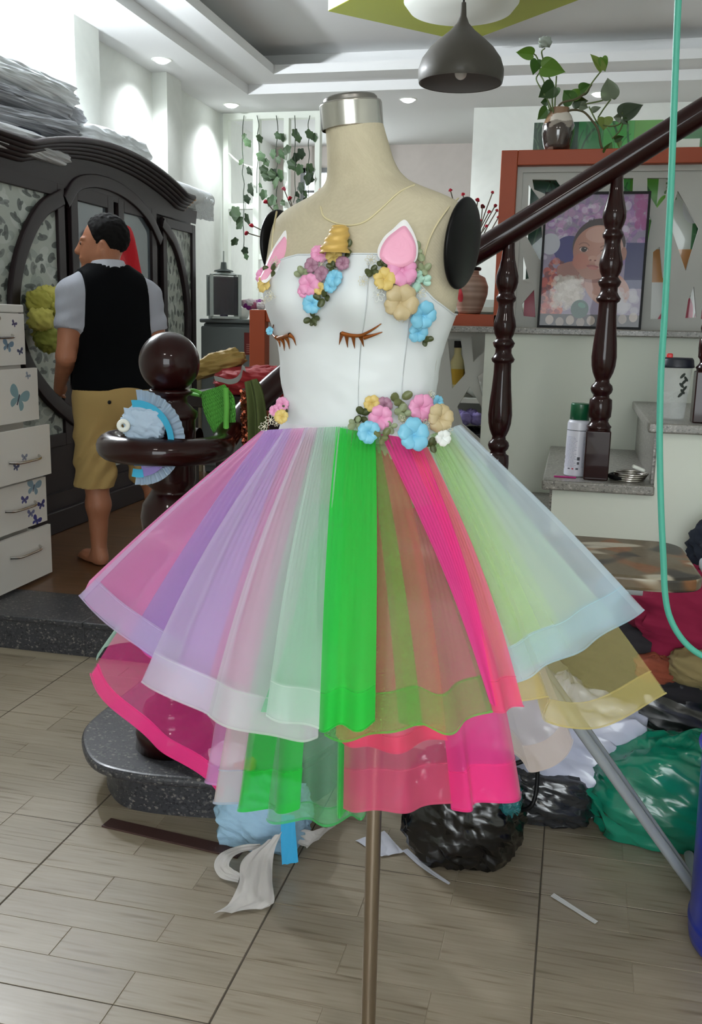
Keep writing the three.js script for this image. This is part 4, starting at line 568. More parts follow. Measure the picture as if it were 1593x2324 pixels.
{
  const base = V(at(1264, 338, DP).x, 1.958, -DP), t = thing('plant_vase', 'brown and white glass vase holding a trailing pothos plant on the orange frame', 'potted plant', base);
  const vaseMap = tex(64, 128, (u, v) => { const n = pn(u, v, 4, 3), m = pn(u, v, 9, 1); const y = v + 0.04 * m; return y < 0.42 ? (n > 0.25 ? [150, 140, 130] : [56 + 30 * m, 46 + 22 * m, 42 + 20 * m]) : y < 0.8 ? (n > 0.15 ? [214, 206, 194] : [150, 118, 92]) : [120, 92, 60]; });
  part('vase', lathe([[0, 0], [0.042, 0], [0.05, 0.02], [0.059, 0.06], [0.058, 0.09], [0.046, 0.122], [0.036, 0.135], [0.037, 0.15], [0.03, 0.15], [0.03, 0.134], [0, 0.12]], 36), phy({ map: vaseMap, roughness: 0.12, clearcoat: 1, clearcoatRoughness: 0.04 }), t);
  const Z = (x, y) => [1150 + x / 3.596, 100 + y / 3.596], L = (x, y, d = 0) => at(...Z(x, y), DP - 0.02 + d).sub(base);
  const stemM = std({ color: 0x5f7040, roughness: 0.6 }), brown = std({ color: 0x5a5238, roughness: 0.7 });
  const stems = [[[375, 560], [340, 470], [270, 350], [240, 280], [270, 220], [235, 90], [190, 75]], [[380, 560], [370, 450], [385, 350], [340, 250], [370, 190]], [[390, 560], [395, 430], [405, 260]], [[395, 550], [450, 480], [560, 450], [640, 400], [690, 330]], [[640, 400], [700, 310], [770, 220]], [[440, 580], [520, 540], [620, 550], [700, 630], [745, 700], [770, 830], [800, 890]], [[745, 600], [790, 530], [850, 450]], [[640, 490], [780, 460], [840, 430]], [[770, 660], [860, 670], [920, 650], [950, 600], [940, 560]], [[860, 770], [920, 710], [950, 640]], [[670, 510], [720, 610], [745, 650]], [[350, 540], [330, 480], [300, 420]], [[300, 140], [285, 60], [310, 35]], [[310, 350], [300, 300], [270, 250]]];
  stems.forEach((s, i) => part('stem', tube(s.map(([x, y], j) => L(x, y, -0.02 * Math.sin(i * 2 + j))), i === 3 || i === 5 ? 0.0042 : 0.0028, 30, 6), i === 3 || i === 5 ? brown : stemM, t));
  const heart = (() => { const s = new THREE.Shape(); s.moveTo(0, 0); s.bezierCurveTo(-0.2, -0.16, -0.5, -0.05, -0.46, 0.26); s.bezierCurveTo(-0.42, 0.6, -0.12, 0.8, 0, 1); s.bezierCurveTo(0.12, 0.8, 0.42, 0.6, 0.46, 0.26); s.bezierCurveTo(0.5, -0.05, 0.2, -0.16, 0, 0); const g = new THREE.ExtrudeGeometry(s, { depth: 0.01, bevelEnabled: false, curveSegments: 10 }); const p = g.attributes.position; for (let i = 0; i < p.count; i++) p.setZ(i, p.getZ(i) + 0.35 * Math.abs(p.getX(i)) - 0.25 * p.getY(i) ** 2); g.computeVertexNormals(); return g; })();
  const lm = [0x6f9a35, 0x4c7a2e, 0x3a5a2a, 0x8aa048, 0x7d8a72, 0x35492b].map((c) => phy({ color: c, roughness: 0.35, transmission: 0.35 }));
  // base x, y, tip x, y, width factor, tone
  const leaves = [[215, 85, 70, 60, 0.6, 0], [245, 130, 215, 250, 0.75, 1], [285, 190, 480, 215, 0.7, 0], [330, 190, 388, 145, 0.7, 1], [385, 345, 260, 435, 0.9, 2], [400, 360, 400, 440, 0.8, 1], [330, 470, 275, 480, 1.0, 2], [330, 530, 255, 620, 0.85, 1], [540, 470, 455, 375, 0.9, 1], [540, 440, 640, 360, 0.8, 0], [600, 380, 695, 330, 0.9, 1], [545, 470, 665, 470, 0.75, 2], [600, 500, 665, 520, 0.9, 4], [775, 215, 690, 62, 0.4, 3], [780, 110, 805, 222, 0.6, 0], [850, 445, 820, 265, 0.75, 4], [860, 440, 912, 330, 0.5, 4], [945, 595, 1105, 470, 0.85, 5], [935, 600, 868, 600, 1.0, 4], [950, 610, 985, 660, 0.8, 2], [795, 600, 800, 700, 1.3, 3], [700, 550, 768, 505, 0.7, 4], [800, 890, 870, 800, 0.7, 1], [880, 780, 960, 755, 0.6, 2], [820, 850, 830, 920, 0.8, 2], [910, 790, 925, 850, 0.7, 0]];
  for (const [x0, y0, x1, y1, wd, m] of leaves) { const a = L(x0, y0, -0.03 * Math.sin(x0)), b = L(x1, y1, -0.03 * Math.sin(x0)), d = b.clone().sub(a), l = d.length(); const f = part('leaf', heart, lm[m], t); f.position.copy(a); f.scale.set(l * wd * 1.25, l, l); f.quaternion.setFromUnitVectors(V(0, 1, 0), d.normalize()).multiply(new THREE.Quaternion().setFromAxisAngle(V(0, 1, 0), Math.sin(x0 * 7) * 0.5)); }
  const wf = part('dried_leaf', bundle([0.018, 0.014, 0.012], 5, { amp: 0.4, crease: 0.3, flat: false, seg: 20 }), std({ color: 0x9aa39a }), t, 'pale shrivelled leaf'); wf.position.copy(L(310, 35));
}
// ---------- things left on the stairs ----------
{
  const p = onFloor(1304, 1079, RISE * 5), t = thing('spray_can', 'tall white spray can with a green cap standing on the stair tread', 'can', V(p.x, RISE * 5, p.z), 0.4); t.rotation.z = -0.02;
  const lab = canvasTex(512, 512, (g, a, b) => { g.fillStyle = '#d5d6e2'; g.fillRect(0, 0, a, b); g.fillStyle = '#3d4852'; g.fillRect(0, 62, a, 7); const R = rng(8); for (const x0 of [8, 136, 264, 392]) { for (let i = 0; i < 24; i++) { g.fillStyle = 'rgba(120,124,160,.7)'; let x = x0; const e = x0 + 66 + R() * 14; while (x < e) { const w = 5 + R() * 16; g.fillRect(x, 130 + i * 13, w, 4); x += w + 4; } } g.fillStyle = '#3a3c48'; g.fillRect(x0 + 92, 330, 20, 34); g.fillRect(x0 + 94, 380, 16, 26); g.fillStyle = '#b0344a'; g.fillRect(x0 + 60, 444, 13, 14); g.fillStyle = '#4a4f60'; g.fillRect(x0 + 28, 446, 18, 12); g.fillRect(x0 + 88, 440, 18, 20); } });
  part('body', lathe([[0, 0], [0.031, 0], [0.033, 0.004], [0.033, 0.158], [0.031, 0.162], [0.027, 0.168], [0, 0.168]], 40), phy({ color: 0xd5d6e2, roughness: 0.3, clearcoat: 0.4 }), t);
  part('label_print', new THREE.CylinderGeometry(0.0333, 0.0333, 0.15, 48, 1, true).translate(0, 0.081, 0), phy({ map: lab, roughness: 0.3, clearcoat: 0.4 }), t, 'white label with fine print');
  part('cap', lathe([[0, 0.168], [0.0285, 0.168], [0.0285, 0.212], [0.026, 0.216], [0, 0.216]], 36), phy({ color: 0x0d5434, roughness: 0.35, clearcoat: 0.4 }), t, 'green cap');
  const q = onFloor(1282, 1084, RISE * 5), s = thing('pink_marker', 'thin magenta strip lying under the spray can on the tread', 'strip', V(q.x, RISE * 5, q.z)); part('strip', rbox(-0.032, 0.032, 0, 0.004, -0.006, 0.006, 0.0015), std({ color: 0xa3246f }), s);
  const c = onFloor(1527, 955, RISE * 6), u = thing('tumbler', 'clear plastic tumbler with a dark lid and red button on the upper tread', 'cup', V(c.x, RISE * 6, c.z - 0.03));
  const clear = phy({ color: 0xe8ecec, roughness: 0.08, transparent: true, opacity: 0.13 });
  part('cup', lathe([[0, 0], [0.031, 0], [0.033, 0.004], [0.045, 0.155], [0.0435, 0.155], [0.0315, 0.006], [0, 0.004]], 40), clear, u); part('water', lathe([[0, 0.005], [0.031, 0.006], [0.037, 0.08], [0, 0.08]], 32), phy({ color: 0xd5dadb, roughness: 0.1, transparent: true, opacity: 0.16 }), u);
  part('lid', lathe([[0, 0.178], [0.042, 0.178], [0.046, 0.172], [0.048, 0.158], [0.05, 0.152], [0.046, 0.15], [0, 0.15]], 40), std({ color: 0x191d2b, roughness: 0.4 }), u, 'dark navy lid'); part('button', rbox(-0.008, 0.008, 0.176, 0.19, -0.008, 0.008, 0.004).translate(-0.022, 0, 0.01), std({ color: 0xd61c22, roughness: 0.4 }), u, 'red button');
  for (let i = 0; i < 7; i++) { const f = part('printed_leaf', new THREE.SphereGeometry(0.008, 10, 6).scale(0.55, 1.25, 0.12), std({ color: 0x39403c }), u, 'dark leaf print'); const a = 0.35 + (i % 3) * 0.14, y = 0.075 + i * 0.009, r = curve1([[0.004, 0.033], [0.155, 0.045]], y) + 0.0005; f.position.set(Math.sin(a) * r, y, Math.cos(a) * r); f.rotation.set(0, a, (i % 2 ? 0.8 : -0.8)); }
  const m = onFloor(1428, 1097, RISE * 5), b = thing('bangle_coil', 'shiny coiled metal bangles with a white clip on the stair tread', 'bangles', V(m.x, RISE * 5, m.z - 0.05));
  for (let i = 0; i < 4; i++) part('bangle', new THREE.TorusGeometry(0.04 + 0.002 * i, 0.0035, 8, 40).rotateX(Math.PI / 2).translate(0.002 * i, 0.004 + i * 0.0062, 0), M.chrome, b);
  part('dark_band', new THREE.TorusGeometry(0.047, 0.006, 8, 40).scale(1, 1, 1.2).rotateX(Math.PI / 2).translate(-0.006, 0.01, -0.012), M.black, b); part('clip', rbox(-0.02, 0.02, 0, 0.011, -0.008, 0.008, 0.005).rotateZ(-0.35).translate(0.024, 0.032, 0), M.whitePaint, b, 'white clip');
}
// ---------- mannequin and dress: both stand in one frame of their own, w toward the front of the shop ----------
const MD = 1.43, MBASE = V(-Math.sin(YAW) * MD, 0, -Math.cos(YAW) * MD), tiltAxes = new THREE.Matrix4().makeRotationFromEuler(new THREE.Euler(PITCH, 0, ROLL, 'YXZ'));
const mray = (x, y) => V((x - W / 2) / FOC, -(y - H / 2) / FOC, -1).applyMatrix4(tiltAxes);
const ML = (x, y, w = 0) => { const d = mray(x, y), t = (MD - w) / -d.z; return V(d.x * t, EYE + d.y * t, w); };
const turnB = 0.5, lat = V(Math.cos(turnB), 0, Math.sin(turnB)), fwd = V(-Math.sin(turnB), 0, Math.cos(turnB));   // the body faces a little to one side
// silhouette rows: height, sides, depth share
const rows = [[262, 736, 866, 1], [300, 739, 875, 1], [330, 741, 884, 1], [360, 742, 893, 1], [390, 742, 908, 0.92], [412, 738, 930, 0.82], [428, 726, 962, 0.72], [445, 700, 1000, 0.62], [462, 665, 1030, 0.55], [480, 634, 1042, 0.52], [505, 614, 1043, 0.54], [540, 606, 1040, 0.6], [580, 601, 1038, 0.66], [620, 597, 1037, 0.7], [660, 597, 1035, 0.72], [700, 604, 1028, 0.72], [740, 618, 1014, 0.72], [780, 630, 1000, 0.72], [820, 636, 990, 0.74], [860, 640, 984, 0.76], [900, 646, 980, 0.78], [935, 648, 982, 0.8], [960, 645, 990, 0.8], [1000, 632, 1008, 0.82], [1060, 612, 1030, 0.84], [1110, 610, 1034, 0.84]].map(([y, a, b, k]) => { const p = ML(a, y), q = ML(b, y), c = p.clone().add(q).multiplyScalar(0.5), hw = (q.x - p.x) / 2, cs = Math.cos(turnB), sn = Math.sin(turnB), A = hw / Math.sqrt(cs * cs + k * k * sn * sn); return { v: c.y, u: c.x, a: A, b: A * k }; });
const rowV = (v) => { let i = 1; while (i < rows.length - 1 && rows[i].v > v) i++; const p = rows[i - 1], q = rows[i], t = clamp((v - p.v) / (q.v - p.v)), r0 = rows[Math.max(0, i - 2)], r1 = rows[Math.min(rows.length - 1, i + 1)]; const h = (k) => { const m0 = (q[k] - r0[k]) / 2, m1 = (r1[k] - p[k]) / 2, t2 = t * t, t3 = t2 * t; return (2 * t3 - 3 * t2 + 1) * p[k] + (t3 - 2 * t2 + t) * m0 + (-2 * t3 + 3 * t2) * q[k] + (t3 - t2) * m1; }; return { u: h('u'), a: h('a'), b: h('b') }; };
const bustV = ML(800, 690).y;
const bodyPoint = (phi, v, off = 0) => {                                                    // phi = 90 degrees is the front of the body
  const r = rowV(v), c = Math.cos(phi), s = Math.sin(phi), sq = 1;
  let x = (r.a + off) * Math.sign(c) * Math.abs(c) ** sq, z = (r.b + off) * s;
  if (s > 0) z += s * 0.03 * (Math.exp(-(((x - 0.062) / 0.045) ** 2)) + Math.exp(-(((x + 0.062) / 0.045) ** 2))) * Math.exp(-(((v - bustV) / (v > bustV ? 0.06 : 0.04)) ** 2));
  return V(r.u, v, 0).addScaledVector(lat, x).addScaledVector(fwd, z);
};
const mannequin = thing('mannequin', 'cream cloth dress form with steel neck cap and black arm caps on a pole', 'mannequin', MBASE, YAW);
const linenMap = tex(256, 256, (u, v) => { const k = 5 * pn(u, v, 60) + 5 * pn(u, v, 9) + 4 * Math.sin(u * 800) * Math.sin(v * 800); return [196 + k, 186 + k, 160 + k]; }, true, [3, 3]);
const linen = phy({ map: linenMap, roughness: 0.85, bumpMap: weaveBump, bumpScale: 0.0006, sheen: 0.2 });
const topV = ML(800, 266).y, lowV = ML(800, 1105).y;
part('torso', grid((s, t) => bodyPoint(s * 2 * Math.PI, mix(topV, lowV, t)), 96, 130), linen, mannequin);
part('torso_base', (() => { const g = new THREE.SphereGeometry(1, 40, 16, 0, 6.3, Math.PI / 2, Math.PI / 2), r = rowV(lowV + 0.002); return g.scale(r.a, 0.03, r.b).rotateY(-turnB).translate(r.u, lowV, 0); })(), linen, mannequin);
{
  const c = ML(799, 283), tl = 0.10, q = new THREE.Group(); q.name = 'neck_cap'; q.position.copy(c); q.rotation.set(0.05, 0, tl); mannequin.add(q);
  const R = 0.0445;
  part('band', lathe([[R * 0.97, -0.006], [R, -0.004], [R, 0.026], [R * 0.97, 0.029], [R * 0.86, 0.03]], 56), M.chrome, q, 'brushed steel band'); part('lid', lathe([[R * 0.86, 0.026], [R * 0.86, 0.034], [R * 0.8, 0.037], [0, 0.038]], 48), std({ color: 0x8d8a86, metalness: 0.9, roughness: 0.35 }), q);
  const foot = ML(838, 2250, 0), px = 0.026; void foot;
  const a = ML(850, 1800, 0), b = ML(836, 2310, 0), d = b.clone().sub(a).normalize(), bot = a.clone().addScaledVector(d, (a.y - 0.04) / -d.y), top = a.clone().addScaledVector(d, (lowV - a.y) / d.y);
  part('pole', rod(bot, top, 0.0125, 24), M.steel, mannequin, 'brushed steel pole');
  part('foot_plate', lathe([[0, 0.045], [0.02, 0.045], [0.03, 0.03], [0.12, 0.014], [0.14, 0.006], [0.14, 0], [0, 0]], 48).translate(bot.x, 0, 0), M.steel, mannequin); void px;
  // oval arm caps
  const cap = new THREE.SphereGeometry(1, 40, 28); const caps = [[ML(1050, 553, 0.085), 1], [ML(638, 560, -0.08), -1]];
  for (const [p, s] of caps) { const m = part('arm_cap', cap, phy({ color: 0x060608, roughness: 0.36, specularIntensity: 0.35 }), mannequin, 'glossy black oval arm cap'); m.position.copy(p); m.scale.set(0.012, s > 0 ? 0.0615 : 0.055, 0.054); m.rotation.set(0, -turnB - 0.02, s > 0 ? -0.11 : 0.06, 'ZYX'); }
}
// rays from in front find the surface that trims are sewn on
const seek = new THREE.Raycaster(); const torsoMesh = new THREE.Mesh(mannequin.children[0].geometry, linen); torsoMesh.updateMatrixWorld();
const onBody = (x, y, lift = 0.006) => { seek.set(V(0, EYE, MD), mray(x, y).normalize()); const h = seek.intersectObject(torsoMesh)[0]; if (!h) { return { p: ML(x, y, 0.02), n: V(x > 800 ? 0.7 : -0.7, 0.2, 0.6).normalize() }; } const n = h.face.normal.clone(); if (n.z < 0) n.negate(); return { p: h.point.clone().addScaledVector(n, lift), n }; };
const seamM = std({ color: 0xd8cda6, roughness: 0.8 });
for (const s of [[[728, 470], [735, 492], [765, 508], [800, 512], [830, 503], [870, 470], [905, 438], [940, 421]], [[1040, 450], [1015, 475], [985, 520], [965, 570], [958, 620]], [[628, 480], [622, 520], [618, 570]]]) part('piping', tube(s.map(([x, y]) => onBody(x, y, 0.001).p), 0.0013, 50, 6), seamM, mannequin, 'pale sewn piping');

// ---- the dress ----
const dress = thing('dress', 'white and rainbow tulle unicorn dress with cloth flowers worn by the dress form', 'dress', MBASE, YAW);
const satin = phy({ color: 0xdfe4e7, roughness: 0.5, sheen: 0.3, sheenRoughness: 0.4, bumpMap: softBump, bumpScale: 0.0025 });
const pxOf = (p) => { const d = p.clone().sub(V(0, EYE, MD)).applyMatrix4(tiltAxes.clone().invert()); return [W / 2 - d.x / d.z * FOC, H / 2 + d.y / d.z * FOC]; };
{
  const neck = [[585, 615], [606, 609], [640, 595], [665, 589], [865, 589], [900, 602], [958, 657], [985, 680], [1035, 709]];
  const colTop = (phi) => { const p = bodyPoint(phi, ML(800, 640).y), s = Math.sin(phi + 0); const front = fwd.z * s + lat.z * Math.cos(phi) > -0.25; return front ? ML(800, curve1(neck, pxOf(p)[0])).y : ML(800, 712).y; };
  const y1 = ML(800, 972).y;
  part('bodice', grid((s, t) => { const phi = s * 2 * Math.PI, y0 = colTop(phi), v = mix(y0, y1, t); const wr = 0.0016 * nz(phi * 2.2, v * 34, 1.5) + 0.001 * nz(phi * 5, v * 60, 4); return bodyPoint(phi, v, 0.0035 + wr * smooth(0.1, 0.5, t)); }, 160, 90), satin, dress, 'white satin bodice');
  part('neck_edge', tube([...Array(120)].map((_, i) => { const phi = i / 120 * 2 * Math.PI; return bodyPoint(phi, colTop(phi), 0.0042); }), 0.0012, 240, 6, true), satin, dress);
  for (const s of [[[836, 600], [832, 680], [822, 760], [816, 850], [812, 960]], [[930, 680], [922, 760], [912, 850], [905, 930]]]) part('seam', tube([...Array(24)].map((_, i) => { const c = spline(s.map(([x, y]) => V(x, y, 0))).getPoint(i / 23); return onBody(c.x, c.y, 0.0046).p; }), 0.0007, 90, 5), satin, dress);
  part('waistband', grid((s, t) => bodyPoint(s * 2 * Math.PI, mix(ML(800, 958).y, ML(800, 985).y, t), 0.006), 120, 6), std({ color: 0xe3e6ea, roughness: 0.8 }), dress);
}
// closed eyes: glittering brown lashes
{
  const lash = std({ color: 0x8a4a12, roughness: 0.3, metalness: 0.45 });
  const Zl = (x, y) => [560 + x / 2.845, 560 + y / 2.845];
  const stroke = (pts, r0, r1, par) => { const c = spline(pts.map(([x, y]) => onBody(...Zl(x, y), 0.0062).p)); const g = new THREE.TubeGeometry(c, 24, 1, 8), p = g.attributes.position, n = 9; for (let i = 0; i < p.count; i++) { const k = Math.floor(i / n) / 24, q = c.getPoint(k), v = V().fromBufferAttribute(p, i).sub(q).multiplyScalar(mix(r0, r1, k) * 0.8); p.setXYZ(i, q.x + v.x, q.y + v.y, q.z + v.z * 0.7); } g.computeVertexNormals(); return part('lash', g, lash, par); };
  const E1 = new THREE.Group(), E2 = new THREE.Group(); E1.name = 'closed_eye'; E2.name = 'closed_eye_001'; dress.add(E1, E2); E1.userData.label = E2.userData.label = 'brown glitter eyelashes';
  stroke([[172, 505], [190, 548], [212, 578], [250, 572], [295, 552]], 0.001, 0.004, E1); for (const s of [[[215, 575], [232, 600], [240, 642]], [[245, 575], [260, 610], [267, 668]], [[270, 566], [288, 600], [299, 656]], [[292, 553], [318, 575], [338, 628]]]) stroke(s, 0.0042, 0.0004, E1);
  stroke([[625, 545], [680, 556], [740, 555], [790, 530], [830, 505], [862, 482]], 0.004, 0.0008, E2); stroke([[760, 570], [815, 555], [872, 534]], 0.004, 0.0006, E2); for (const s of [[[628, 545], [618, 580], [608, 624]], [[655, 556], [656, 595], [660, 642]], [[695, 560], [698, 600], [704, 648]], [[738, 560], [750, 595], [760, 634]]]) stroke(s, 0.0042, 0.0004, E2);
}
// ears and horn
{
  const pinkSatin = phy({ color: 0xf0a9c6, roughness: 0.4, sheen: 0.4, bumpMap: softBump, bumpScale: 0.0008 }), white = phy({ color: 0xf2f0f2, roughness: 0.6 });
  const Z4 = ([x, y]) => [560 + x / 2.845, 220 + y / 2.845];
  const ear = (out, inn, w0, w1) => {
    const e = new THREE.Group(); e.name = numbered('ear'); e.userData.label = 'pink and white satin ear'; dress.add(e);
    const flat = (pts, base, th, mat, nm) => { const P = pts.map(Z4), yb = Math.max(...P.map((q) => q[1])), yt = Math.min(...P.map((q) => q[1])); const c = [P.reduce((a, q) => a + q[0], 0) / P.length, P.reduce((a, q) => a + q[1], 0) / P.length]; const zb = onBody(c[0], yb - 15).p.z + w0, zt = onBody(c[0], yt + 20).p.z + w1, pos = (x, y, o) => { const k = (yb - y) / (yb - yt); return ML(x, y, mix(zb, zt, k) + base + o); }; const cv = new THREE.CatmullRomCurve3(P.map((q) => V(q[0], q[1], 0)), true, 'centripetal'), n = 64; const mk = (s, v, side) => { const q = cv.getPoint(s % 1), x = mix(c[0], q.x, v), y = mix(c[1], q.y, v); return pos(x, y, side * th * Math.sqrt(Math.max(0, 1 - v ** 4)) + 0); }; return part(nm, join([grid((s, v) => mk(s, v, 1), n, 10), grid((s, v) => mk(1 - s, v, -1), n, 10)]), mat, e); };
    flat(out, 0, 0.004, white, 'ear_back'); flat(inn, 0.004, 0.005, pinkSatin, 'ear_lining'); return e;
  };
  ear([[95, 1190], [110, 1110], [165, 985], [215, 905], [250, 862], [283, 900], [285, 975], [240, 1065], [175, 1150], [120, 1200]], [[88, 1180], [112, 1110], [165, 995], [215, 925], [248, 890], [268, 930], [268, 985], [225, 1065], [160, 1140], [115, 1190]], 0.012, 0.01);
  ear([[850, 1035], [845, 985], [885, 905], [940, 855], [1018, 792], [1060, 840], [1098, 930], [1106, 985], [1090, 1060], [1000, 1100], [920, 1090]], [[862, 1040], [862, 990], [898, 920], [950, 872], [1018, 832], [1050, 865], [1085, 935], [1094, 985], [1080, 1060], [1000, 1100], [920, 1090]], 0.014, 0.01);
  const gold = phy({ color: 0xd0ab5c, roughness: 0.45, sheen: 0.3, metalness: 0.1 });
  const axis = spline([[565, 1010], [570, 960], [590, 900], [600, 850], [598, 825]].map((q) => { const [x, y] = Z4(q), h = onBody(x, y).p; return ML(x, y, h.z + 0.018); }));
  part('horn', grid((s, t) => { const p = axis.getPoint(t), a = s * 2 * Math.PI, r = mix(0.0205, 0.009, t) * (t > 0.9 ? Math.sqrt(Math.max(0, 1 - ((t - 0.9) / 0.1) ** 2)) : 1) * (1 + 0.07 * Math.sin(t * 26 + a)); return p.add(V(Math.cos(a) * r, 0, Math.sin(a) * r)); }, 36, 70), gold, dress, 'golden spiral horn');
}
